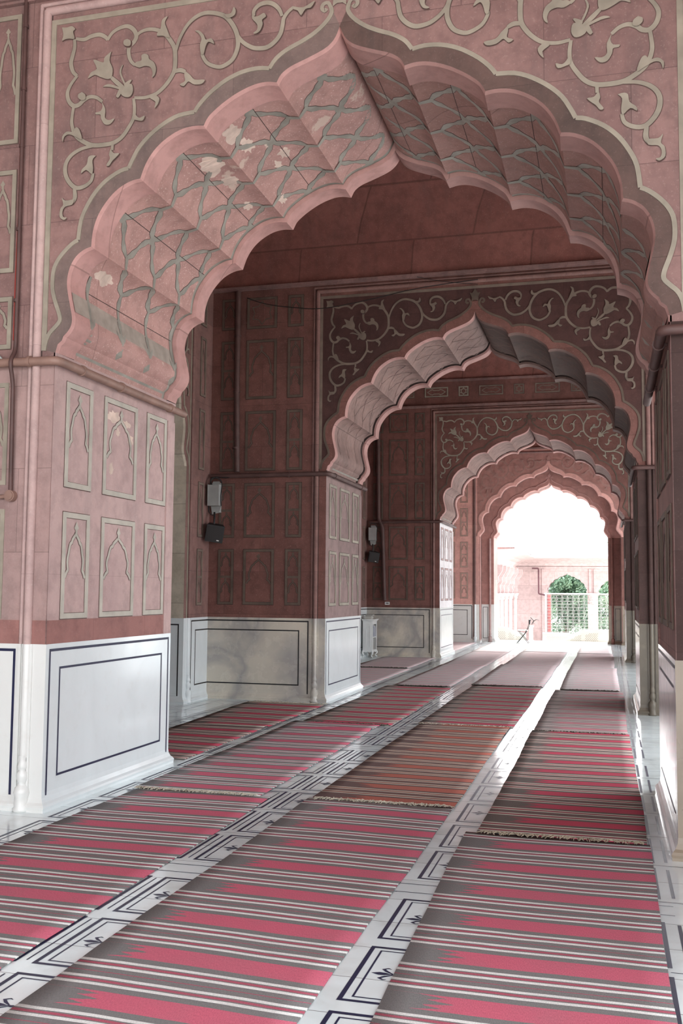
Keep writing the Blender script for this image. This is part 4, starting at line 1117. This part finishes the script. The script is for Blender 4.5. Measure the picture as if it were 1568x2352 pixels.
jo = jb.build('junction_box', M['pipe']); tag(jo, 'round pink junction box at the lower end of the thin conduit', 'junction box')
def cable(pts, label, r=.006, mat='cable'):
    m = MB(); m.tube(smooth_line(pts,5), r, 6); o = m.build('cable', M[mat]); tag(o, label, 'cable'); return o
cable([(-5.2,13.70,5.975),(-4.9,13.68,5.86),(-4.5,13.68,5.78),(-4.02,13.68,5.73),(-3.4,13.69,5.80),(-2.6,13.69,5.93),(-1.73,13.70,6.0)], 'thin sagging wire strung across the top of the second arch')
cable([(-2.6,13.69,6.10),(-2.2,13.69,6.0),(-1.73,13.70,5.93)], 'short slack wire at the crown of the second arch', .004)
cable([(-5.32,13.69,3.30),(-5.45,13.68,3.26),(-5.6,13.67,3.27),(-5.68,13.6,3.22),(-5.66,13.56,3.12)], 'black cable bundle looping to the grey box beside the second pier', .012)
cable([(-4.43,6.36,3.36),(-4.39,6.36,3.33),(-4.36,6.37,3.30)], 'short knotted cable end on top of the pipe at the left edge', .01, 'metalbox')

# ------------------------------------------------------------------ loudspeakers with grey boxes above them
def speaker_set(x, y, z0, which):
    root = empty('metal_box_housing', (x, y, z0)); tag(root, 'grey sheet-metal box mounted above the loudspeaker in the corner of %s' % which, 'metal box', 'grey boxes above the loudspeakers')
    m = MB(); m.box((-.085,-.06,0),(.085,.05,.31)); m.box((-.09,-.064,.0),(-.08,.055,.315)); m.box((.08,-.064,0),(.09,.055,.315)); m.build('body', M['metalbox'], root)
    m = MB(); m.add([(-.08,.055,.31),(.08,.055,.31),(.05,.055,.37),(-.05,.055,.37)],[(0,1,2,3)]); m.add([(-.08,.055,0),(.08,.055,0),(.05,.055,-.10),(-.06,.055,-.12)],[(0,3,2,1)]); m.box((-.05,.062,-.09),(.05,.15,.35)); m.build('mounting_plate', M['metalbox'], root)
    m = MB(); m.tube(smooth_line([(-.05,.02,.31),(-.06,-.02,.37),(-.02,-.02,.42),(.06,.03,.40),(.09,.05,.33),(.10,.0,.15),(.098,.02,.0)],4), .008, 6); m.tube(smooth_line([(-.098,.03,.2),(-.10,.02,.0),(-.09,.03,-.1),(-.04,.06,-.14)],4), .007, 6); m.build('cable_loop', M['cable'], root)
    sp = empty('loudspeaker', (x+.02, y-.02, z0-.40)); tag(sp, 'black loudspeaker tilted down on a bracket in the corner of %s' % which, 'loudspeaker', 'loudspeakers on the piers')
    sp.rotation_euler = (math.radians(12), math.radians(8), math.radians(24))
    m = MB()
    w0,w1,h = .13,.10,.125
    vs = [(-w0,-.11,-h),(w0,-.11,-h),(w1,.10,-h),(-w1,.10,-h),(-w0,-.11,h),(w0,-.11,h),(w1,.10,h),(-w1,.10,h)]
    m.add(vs, [(0,3,2,1),(4,5,6,7),(0,1,5,4),(1,2,6,5),(2,3,7,6),(3,0,4,7)]); m.build('cabinet', M['black'], sp)
    m = MB(); m.box((-.118,-.118,-.112),(.118,-.111,.112)); m.build('grille_cloth', M['cable'], sp)
    m = MB(); m.box((.04,-.121,-.098),(.075,-.1185,-.085)); b = m.build('badge', M['white'], sp); b['label'] = 'small white badge'
    m = MB(); m.tube([(-.03,.02,h),(-.04,.04,h+.10),(-.05,.10,h+.16)], .014, 8); m.box((-.07,.10,-.03),(.02,.16,.10)); m.build('bracket', M['black'], sp)
speaker_set(-5.62, 13.60, 2.83, 'the first bay')
speaker_set(-5.58, 23.64, 2.83, 'the second bay')

# ------------------------------------------------------------------ small white notice on the third pier
nt = MB(); nt.box((-5.295,23.775,1.255),(-5.18,23.79,1.325)); no = nt.build('notice_plate', M['white']); tag(no, 'small white notice plate with dark lettering above the dado of the third pier', 'sign')
nt = MB()
for k,(a,b) in enumerate(((-5.275,-5.262),(-5.257,-5.236),(-5.231,-5.213),(-5.208,-5.20))):
    nt.box((a,23.7735,1.272),(b,23.7752,1.310)) if k != 1 else nt.box((a,23.7735,1.28),(b,23.7752,1.305))
nt.build('lettering', M['crack'], no)

# ------------------------------------------------------------------ little white book cabinet in the corner of the second bay
def book_cabinet():
    x0, y0 = -5.70, 23.17
    W, D, H0, H1 = .24, .46, .155, .86
    root = empty('book_cabinet', (x0, y0, 0)); tag(root, 'small white carved cabinet on curved legs, open shelves full of books', 'cabinet')
    m = MB()
    m.box((0,0,H0),(W,.02,H1)); m.box((0,D-.02,H0),(W,D,H1)); m.box((0,.02,H0),(.015,D-.02,H1))
    m.box((.015,.02,H0),(W,D-.02,H0+.03)); m.box((W-.012,.02,H0),(W,.05,H1)); m.box((W-.012,D-.05,H0),(W,D-.02,H1)); m.box((W-.012,.05,H1-.07),(W,D-.05,H1))
    m.build('body', M['white'], root)
    m = MB(); m.box((.015,.02,.47),(W-.004,D-.02,.49)); m.build('shelf', M['white'], root)
    m = MB()
    for i,(e,z0,z1) in enumerate(((.012,H1,H1+.018),(.028,H1+.018,H1+.036),(.05,H1+.036,H1+.055))): m.box((-e*.3,-e,z0),(W+e,D+e*.3,z1))
    m.build('cornice_top', M['white'], root)
    m = MB()
    fr = [(.05,.25),(.19,.25),(.19,.72),(.17,.745),(.12,.755),(.07,.745),(.05,.72)]
    m.ribbon(lambda u,v,d: (u,-d,v), fr, .012, .008, .01, closed=True)
    m.ribbon(lambda u,v,d: (u,-d,v), [(.08,.30),(.12,.28),(.16,.30),(.16,.68),(.12,.70),(.08,.68)], .007, .006, .008, closed=True)
    m.build('carved_panel', M['white'], root)
    m = MB()
    for (xa,ya,dx,dy) in ((.02,.02,-1,-1),(W-.02,.02,1,-1),(.02,D-.02,-1,1),(W-.02,D-.02,1,1)):
        m = MB(); m.tube(smooth_line([(xa,ya,H0+.01),(xa+dx*.022,ya+dy*.022,.115),(xa-dx*.004,ya-dy*.004,.06),(xa-dx*.006,ya-dy*.006,.03),(xa+dx*.022,ya+dy*.022,.008)],4), [.026]*3+[.022]*4+[.014]*6+[.012]*4, 8)
        m.sphere((xa+dx*.024,ya+dy*.024,.012), .013, 8, 5); m.build('leg', M['white'], root)
    m = MB()
    sk = [(.03,H0),(.03,H0-.02),(.07,H0-.035),(.12,H0-.015),(.17,H0-.035),(.21,H0-.02),(.21,H0)]
    m.poly([(a,.004,b) for a,b in sk], sk)
    sk2 = [(.03,H0),(.03,H0-.02),(.12,H0-.04),(.23,H0-.015),(.34,H0-.04),(.43,H0-.02),(.43,H0)]
    m.poly([(W-.004,a,b) for a,b in sk2], sk2); m.build('apron', M['white'], root)
    # books: standing on the shelf, and a pile on top
    cols = [(.55,.57,.62),(.06,.07,.10),(.42,.46,.60),(.62,.62,.60),(.10,.12,.18),(.50,.53,.66),(.65,.64,.62),(.12,.12,.13),(.45,.48,.58)]
    names = ['grey','black','blue-grey','white','navy','pale blue','white','black','slate blue']
    y = .055
    for i,c in enumerate(cols):
        w = .030 + .008*((i*7) % 3); h = .22 + .025*((i*5) % 4)
        b = MB(); b.box((.05,y,.491),(.234,y+w,.491+h)); b.box((.047,y+.004,.495),(.052,y+w-.004,.487+h),1)
        key = 'bookcover%d' % i; M[key] = plain('book_cover_%d' % i, c, .5)
        o = b.build('book', [M[key], M['page']], None, (x0,y0,0))
        tag(o, '%s book standing on the cabinet shelf, number %d from its near end' % (names[i], i+1), 'book', 'books standing in the white cabinet')
        y += w+.003
    z = H1+.055; lab = ['thick grey book, lowest of the pile on the white cabinet','white-paged book second from bottom of the pile on the cabinet','grey-backed book in the middle of the pile on the cabinet','thin dark book, second from top of the pile on the cabinet','pale book, topmost of the pile on the white cabinet']
    for i in range(5):
        h = (.024,.022,.026,.016,.016)[i]; e = (0,.01,-.005,.02,.03)[i]
        b = MB(); b.box((.03+e,.03+e,z),(.20+e,.22+e*.5,z+h)); b.box((.04+e,.026+e,z+.004),(.204+e,.20+e*.5,z+h-.004),1)
        b.box((.05,.24,z),(.21,.40,z+h*.01))if False else None
        o = b.build('book', [M['metalbox'] if i in (0,2) else M['black'] if i == 3 else M['white'], M['page']], None, (x0,y0,0))
        tag(o, lab[i], 'book', 'books piled on the white cabinet'); z += h
book_cabinet()

# ------------------------------------------------------------------ folding chair on the far threshold
def folding_chair():
    root = empty('folding_chair', (-2.63, 31.62, 0)); tag(root, 'black metal folding chair with pale seat standing sideways on the bright threshold', 'chair')
    for s in (-.19,.19):
        a = MB(); a.tube([(-.155,s,.0),(.135,s,.36)], .0085, 8); a.build('leg', M['black'], root)
        a = MB(); a.tube([(.205,s*.9,.0),(-.11,s*.9,.385)], .0085, 8); a.build('leg', M['black'], root)
        a = MB(); a.tube([(.11,s,.345),(.17,s,.44),(.235,s,.64),(.255,s,.73)], .0085, 8); a.build('back_frame', M['black'], root)
    for x,z in ((-.12,.05),(.17,.05)):
        a = MB(); a.tube([(x,-.18,z),(x,.18,z)], .007, 8); a.build('stretcher', M['black'], root)
    a = MB(); a.box((-.135,-.19,.385),(.16,.19,.41)); a.build('seat', M['lightwhite'], root)
    a = MB(); a.grid([[(.225+.03*math.cos(t*.5),-.19+.38*t/8*1.0,z+.0) for t in range(9)] for z in (.60,.66,.72)], 0, True); a.box((.215,-.195,.60),(.245,.195,.735)); a.build('backrest', M['black'], root)
folding_chair()
WORLD_STRENGTH = 5.0
SUNS = [('skylight_from_court', (-1,-.15,-.45), 2.5, 60, (.91,.96,1.0)),
        ('threshold_fill', (-.12,-.8,-.6), 14.0, 25, (1,.98,.95)),  # lamp added to whiten the far threshold under an overcast sky
        ('floor_glare_fill', (.06,-1,-.2), 1.0, 14, (1,.99,.97)),  # low lamp added to lay glare along the marble strips
        ('court_fill', (-.2,.2,-.95), 5.0, 30, (1,.98,.96))]  # overhead lamp added to brighten the court under an overcast sky
EXPOSURE = 0.0
HAZE = .008
# ------------------------------------------------------------------ court beyond: pierced marble railings, brackets, eaves, arcade
YB = 44.0
def lattice_rail(name, top, u0, u1, y, zb, label, panels):
    """low marble parapet with a shaped top and pierced panels, lying in a plane y"""
    P = lambda u,z,d: (u, y-d, z)
    root = empty(name, ((u0+u1)/2, y, zb)); tag(root, label, 'railing', 'pierced marble railings round the court steps')
    off = lambda v: [(a-(u0+u1)/2, b-y, c-zb) for a,b,c in v]
    m = MB()
    n = len(top)
    for (a,za),(b,zb2) in zip(top[:-1], top[1:]):
        m.add(off([P(a,za-.07,.05),P(b,zb2-.07,.05),P(b,zb2,.05),P(a,za,.05),P(a,za,-.05),P(b,zb2,-.05),P(b,zb2-.07,-.05),P(a,za-.07,-.05)]), [(0,1,2,3),(3,2,5,4),(4,5,6,7),(7,6,1,0)])
    m.build('coping', M['railstone'], root)
    m = MB()
    pts = [(u0,zb),(u1,zb)] + [(a,max(b-.05,zb+.01)) for a,b in reversed(top)]
    m.poly(off([P(a,b,.0) for a,b in pts]), pts); m.poly(off([P(a,b,-.03) for a,b in pts]), pts)
    m.box(*[tuple(v) for v in off([P(u0,zb,-.06),P(u1,zb+.09,.06)])] if False else (tuple(off([(u0,y-.06,zb)])[0]), tuple(off([(u1,y+.06,zb+.09)])[0])))
    m.build('slab', M['railstone'], root)
    for (a,b,c,d) in panels:
        m = MB(); s = .062; i = 0; z = c+s/2
        while z < d:
            u = a+s/2 + (s/2 if i % 2 else 0)
            while u < b:
                r = s*.27
                zt = [q for q in range(len(top)-1) if top[q][0] <= u <= top[q+1][0]]
                lim = (top[zt[0]][1] + (top[zt[0]+1][1]-top[zt[0]][1])*(u-top[zt[0]][0])/max(top[zt[0]+1][0]-top[zt[0]][0],1e-6)) if zt else 9
                if z < lim-.14:
                    m.add(off([P(u-r,z,.004),P(u,z-r*1.2,.004),P(u+r,z,.004),P(u,z+r*1.2,.004)]), [(0,1,2,3)])
                u += s
            z += s*.62; i += 1
        if m.v: m.build('pierced_panel', M['railhole'], root)
    return root
# px-derived plane at y = 34
lattice_rail('marble_railing', [(-3.85,.42),(-3.37,.42),(-3.1,.28),(-2.72,.20),(-2.70,.36)], -3.85, -2.70, 34.0, -.13, 'low pierced marble railing left of the folding chair', [(-3.65,-3.4,-.02,.3),(-3.3,-3.1,-.02,.3),(-3.05,-2.85,-.02,.2)])
lattice_rail('marble_railing', [(-2.0,-.10),(-1.75,-.06),(-1.4,.05),(-1.05,.28),(-.8,.37),(-.35,.375),(.25,.375)], -2.0, .25, 34.0, -.14, 'low pierced marble railing rising to the right across the far arch', [(-1.5,-.9,-.03,.3),(-.78,-.35,-.03,.26)])
lattice_rail('marble_railing', [(-2.6,-.03),(-1.6,-.03),(-1.2,-.14),(.3,-.2)], -2.6, .3, 41.0, -.6, 'white pierced railing behind the metal grille', [(-2.45,-.9,-.5,-.1)])
m = MB(); m.box((-.065,-.065,0),(.065,.065,.56)); m.box((-.085,-.085,.54),(.085,.085,.60)); m.box((-.085,-.085,0),(.085,.085,.1))
po = m.build('marble_post', M['railstone'], None, (-2.55,34.2,-.13)); tag(po, 'slim white marble post right of the folding chair', 'post')
m = MB()
m.tube([(-.02,0,.0),(.03,0,.10),(.13,0,.17),(.23,0,.15)], [.012,.014,.010,.006], 7); m.tube([(.05,0,.12),(-.06,0,.24)], [.012,.012], 7); m.tube([(.03,0,.10),(.055,0,.02)], .007, 6)
m2 = MB(); 
io = m.build('iron_branch_hook', M['black'], None, (-2.50,34.15,.50)); tag(io, 'dark forked iron hook resting on the slim marble post', 'hook')

def far_arcade():
    XA = -3.92
    root = empty('court_arcade', (-1.7, YB, -.6)); tag(root, 'pale pink sandstone arcade with deep eaves on the far side of the court', 'arcade')
    loc = Vector((-1.7, YB, -.6)); sh = lambda v: [tuple(Vector(p)-loc) for p in v]
    P = lambda u,z,d: tuple(Vector((u, YB-d, z))-loc)
    # back wall with two cusped openings
    def opening(c, hw, zs, za):
        k = hw/HS; return [(c+a*k, zs+(b-3.341)*(za-zs)/2.219) for a,b in arch_outline()]
    m = MB()
    o1 = opening(-1.73,.86,1.50,2.42); o2 = opening(.42,.86,1.42,2.35)
    for (ul,ur,op) in ((XA,-.66,o1),(-.66,2.6,o2)):
        pts = [(ul,-.6),(ul,3.4),(ur,3.4),(ur,-.6),(op[-1][0],-.6)]+op[::-1]+[(op[0][0],-.6)]
        m.poly([P(a,b,0) for a,b in pts], pts); m.poly([P(a,b,-.55) for a,b in pts], pts)
        full = [(op[0][0],-.6)]+op+[(op[-1][0],-.6)]
        m.grid([[P(a,b,0) for a,b in full],[P(a,b,-.55) for a,b in full]], 1, False)  # reveals in darker stone to paint their shade
    m.build('arcade_wall', [M['court'],M['courtdark']], root)
    m = MB()
    for z0,z1,d in ((2.62,2.70,.05),(2.80,2.86,.08)): m.box(P(XA,z0,d)[:1]+(P(0,0,d)[1],P(0,z0,0)[2]), (P(2.6,0,0)[0],P(0,0,-.01)[1],P(0,z1,0)[2]))
    for u in (-2.75,-.76,-.56): m.box((P(u-.05,0,0)[0],P(0,0,.05)[1],P(0,-.6,0)[2]),(P(u+.05,0,0)[0],P(0,0,-.01)[1],P(0,2.6,0)[2]))
    for u in (-.66,): 
        m.box((P(u-.20,0,0)[0],P(0,0,.10)[1],P(0,-.6,0)[2]),(P(u+.20,0,0)[0],P(0,0,-.02)[1],P(0,1.1,0)[2]))
        m.lathe(P(u,1.1,.0), [(.14,0),(.17,.1),(.155,.16),(.2,.42),(.21,.46)], 12)
    m.build('pilaster', M['court'], root)
    # left wing: wall, columns with brackets
    m = MB(); m.add(sh([(XA-.5,33.4,-.6),(XA-.5,33.4,3.05),(XA-.5,YB,3.05),(XA-.5,YB,-.6)]),[(0,1,2,3)]); m.box(*[sh([p])[0] for p in ((XA-.5,33.4,2.55),(XA,YB,2.72))]); m.build('wing_wall', M['court'], root)
    for k,y in enumerate((34.9,36.2,37.6,39.2,41.0,43.2)):
        m = MB()
        m.tube(sh([(XA,y,-.6),(XA,y,-.2)]), .16, 8, smooth=False); m.tube(sh([(XA,y,-.2),(XA,y,1.3)]), .11, 8, smooth=False)
        m.lathe(sh([(XA,y,1.3)])[0], [(.11,0),(.15,.04),(.13,.08),(.19,.2),(.2,.24)], 10)
        br = [(0,1.54),(.12,1.54),(.16,1.66),(.12,1.80),(.22,1.95),(.20,2.1),(.36,2.35),(.36,2.55),(0,2.55)]
        for dy in (-.06,.06):
            m.poly(sh([(XA+a,y+dy,b) for a,b in br]), br)
        m.grid([sh([(XA+a,y-.06,b) for a,b in br]), sh([(XA+a,y+.06,b) for a,b in br])], 0, False)
        m.box(*[sh([p])[0] for p in ((XA-.12,y-.1,1.54),(XA+.02,y+.1,2.6))])
        m.build('bracket_column', M['court'], root)
    # eaves (curved chajja) round the corner
    m = MB()
    under = [(0,2.70),(.10,2.84),(.3,2.95),(.6,3.01),(.92,3.04)]
    rows = [sh([(XA+d,33.3,z+(3.03-z)*.75),(XA+d,36,z),(XA+d,YB-d*1.6,z),(2.8,YB-d*1.6,z)]) for d,z in under]
    for a,b in zip(rows[:-1],rows[1:]): m.grid([a,b], 0, True)
    top = [(.92,3.04),(.92,3.09),(.45,3.36),(0,3.62)]
    rows = [sh([(XA+d*.999,YB-d*1.6,z),(2.8,YB-d*1.6,z)]) for d,z in top]
    for a,b in zip(rows[:-1],rows[1:]): m.grid([a,b], 0, False)
    m.poly(sh([(XA+d,33.3,z+(3.03-z)*.75) for d,z in under]+[(XA+.92,33.3,3.08),(XA,33.3,3.10)]), [(d,z+(3.03-z)*.75) for d,z in under]+[(.92,3.08),(0,3.10)])
    rows = [sh([(XA+d,33.3,z),(XA+d,YB-d*1.6,z)]) for d,z in ((.92,3.04),(.92,3.08),(0,3.10))]
    for a,b in zip(rows[:-1],rows[1:]): m.grid([a,b], 0, False)
    m.poly(sh([(XA,YB,3.1),(XA+.92,YB-1.47,3.06),(XA,YB,3.62)]), [(0,0),(1,0),(0,1)])
    m.build('eaves', M['court'], root)
    m = MB(); m.box(*[sh([p])[0] for p in ((XA-.4,YB,3.1),(-2.95,YB+.4,4.25))]); m.box(*[sh([p])[0] for p in ((-2.95,YB,3.4),(2.8,YB+.4,3.68))])
    m.build('parapet', M['court'], root)
    return root
far_arcade()

# downpipe on the court wall
pipe_thing('downpipe', [(-3.2,YB-.28,2.62),(-2.92,YB-.28,2.62),(-2.92,YB-.28,1.52),(-2.62,YB-.28,1.46),(-2.6,YB-.28,1.46)], .035, M['courtdark'], 'thin pinkish pipe down the court wall beside the grille', 'pipe')

def grille():
    y = 42.6; u0,u1 = -2.56,.6; z0,z1 = -.6,1.53
    root = empty('metal_grille', ((u0+u1)/2, y, z0)); tag(root, 'tall white metal lattice grille across the court opening', 'grille')
    c = Vector(((u0+u1)/2, y, z0)); P = lambda u,z,d: tuple(Vector((u, y-d, z))-c)
    m = MB(); w = .225; h = .255
    for i in range(int((u1-u0)/w)+1):
        u = u0+i*w
        m.tube([P(u,z0,0),P(u,z1,0)], .005, 4, cap=False)
    j = 0; z = z1-.12
    while z > z0:
        for dz in (-.035,.035): m.tube([P(u0,z+dz,0),P(u1,z+dz,0)], .0045, 4, cap=False)
        for i in range(int((u1-u0)/w)):
            uc = u0+(i+.5)*w
            pts = [P(uc-w*.5,z,.005),P(uc-w*.3,z+.075,.005),P(uc+w*.3,z+.075,.005),P(uc+w*.5,z,.005),P(uc+w*.3,z-.075,.005),P(uc-w*.3,z-.075,.005),P(uc-w*.5,z,.005)]
            m.tube(pts, .0065, 4, cap=False)
            pts = [P(uc+w*.5+.045*math.cos(q*PI/4),z-h/2+.05*math.sin(q*PI/4),.005) for q in range(9)]
            m.tube(pts, .0065, 4, cap=False)
        z -= h
    m.build('lattice', M['lattice'], root)
    m = MB()
    for z in (z1,): m.tube([P(u0-.05,z,0),P(u1,z,0)], .028, 8)
    for u in (u0,-.56): m.tube([P(u,z0,0),P(u,z1+.02,0)], .03, 8)
    m.build('frame_rail', M['lightwhite'], root)
grille()
m = MB(); m.box((-.07,-.05,0),(.07,.05,2.1)); ro = m.build('red_post', plain('red_post_paint', (.42,.13,.13), .6), None, (-2.42,42.9,-.6)); tag(ro, 'red painted post behind the left edge of the metal grille', 'post')

# ------------------------------------------------------------------ trees behind the arcade
def leaf_mat(name, a, b):
    t = NT(name); o = t.obj(); n = t.noise(1.3, 3, .6, o)
    info = t.n('ShaderNodeObjectInfo')
    c = t.mix(t.ramp(n, [(.35,0),(.65,1)]), a, b); t.l(c, t.b.inputs['Base Color']); t.b.inputs['Roughness'].default_value = .5
    t.b.inputs['Subsurface Weight'].default_value = 0
    return t.m
M['leaf'] = leaf_mat('tree_leaves', (.075,.165,.115), (.21,.34,.22))
M['leaf2'] = leaf_mat('pale_tree_leaves', (.11,.22,.15), (.28,.40,.27))
def tree(x, y, z, h, rx, label, seed, mat):
    rnd = random.Random(seed)
    root = empty('leafy_tree', (x,y,z)); tag(root, label, 'tree', 'trees behind the court arcade')
    m = MB(); m.tube(smooth_line([(0,0,0),(.1,0,h*.25),(-.05,.1,h*.5),(.1,0,h*.8)],3), [.16]*4+[.13]*3+[.08]*3, 8)
    for k in range(6):
        a = rnd.uniform(0,6.28); zz = h*rnd.uniform(.3,.6)
        m.tube([(0,0,zz),(math.cos(a)*rx*.4,math.sin(a)*rx*.3,zz+h*.15),(math.cos(a)*rx*.75,math.sin(a)*rx*.5,zz+h*.25)], [.06,.04,.02], 6)
    m.build('trunk', M['bark'], root)
    m = MB(); cl = [(rnd.gauss(0,.45)*rx, rnd.gauss(0,.35)*rx, h*rnd.uniform(.12,.98), rnd.uniform(.35,.7)) for _ in range(64)]
    for cx,cy,cz,cr in cl:
        for _ in range(230):
            v = Vector((rnd.gauss(0,1),rnd.gauss(0,1),rnd.gauss(0,.8))); v = v.normalized()*cr*rnd.uniform(.5,1)
            p = Vector((cx,cy,cz))+v; s = rnd.uniform(.05,.095)
            a = Vector((rnd.gauss(0,1),rnd.gauss(0,1),rnd.gauss(0,1))).normalized(); b = a.orthogonal().normalized()
            c = a.cross(b)
            m.add([p-b*s, p+c*s*.5, p+b*s, p-c*s*.5], [(0,1,2,3)])
    m.build('foliage', mat, root)
tree(-2.0, 47.5, -.6, 4.0, 1.35, 'dark green leafy tree filling the left opening behind the grille', 3, M['leaf'])
tree(1.2, 47.0, -.6, 4.0, 1.3, 'paler green leafy tree behind the right opening of the far arcade', 9, M['leaf2'])
tree(-.6, 52.5, -.6, 4.0, 1.9, 'green tree standing farther back between the two arcade openings', 15, M['leaf2'])

gm = MB(); gm.add([(-60,-40,-.62),(60,-40,-.62),(60,90,-.62),(-60,90,-.62)],[(0,1,2,3)]); go = gm.build('ground', M['ground']); tag(go, 'pale sunlit paving of the open court around the hall', 'ground', kind='structure')

# ------------------------------------------------------------------ light
W = bpy.data.worlds.new('overcast_sky'); SC.world = W; W.use_nodes = True
bg = W.node_tree.nodes['Background']; bg.inputs[0].default_value = (.93,.97,1.0,1); bg.inputs[1].default_value = WORLD_STRENGTH
def sun(name, d, strength, angle, col=(1,1,1)):
    l = bpy.data.lights.new(name, 'SUN'); l.energy = strength; l.angle = math.radians(angle); l.color = col
    o = bpy.data.objects.new(name, l); COL.objects.link(o); o.rotation_euler = Vector(d).to_track_quat('-Z','Y').to_euler(); return o
for nm, d, s, a, c in SUNS: sun(nm, d, s, a, c)

# ------------------------------------------------------------------ camera (solved from the vanishing points)
F = 2270.0
def ray(x, y): return Vector(((x-784)/F, -(y-1176)/F, -1.0))
dy = ray(1397,1361).normalized()
dz = ray(1037,-26960).normalized(); dz = (dz - dy*dz.dot(dy)).normalized()
dx = dy.cross(dz)
Rm = Matrix((dx, dy, dz))
cam = bpy.data.cameras.new('camera'); co = bpy.data.objects.new('camera', cam); COL.objects.link(co)
cam.sensor_fit = 'VERTICAL'; cam.sensor_height = 36.0; cam.sensor_width = 24.0; cam.lens = F/2352*36.0
cam.clip_start = .05; cam.clip_end = 300
co.matrix_world = Matrix.Translation((0,0,1.6)) @ Rm.to_4x4()
SC.camera = co
SC.view_settings.view_transform = 'Standard'; SC.view_settings.look = 'None'
SC.view_settings.exposure = EXPOSURE
SC.cycles.max_bounces = 10; SC.cycles.diffuse_bounces = 7; SC.cycles.glossy_bounces = 4
SC.cycles.sample_clamp_indirect = 8
SC.cycles.caustics_reflective = False; SC.cycles.caustics_refractive = False
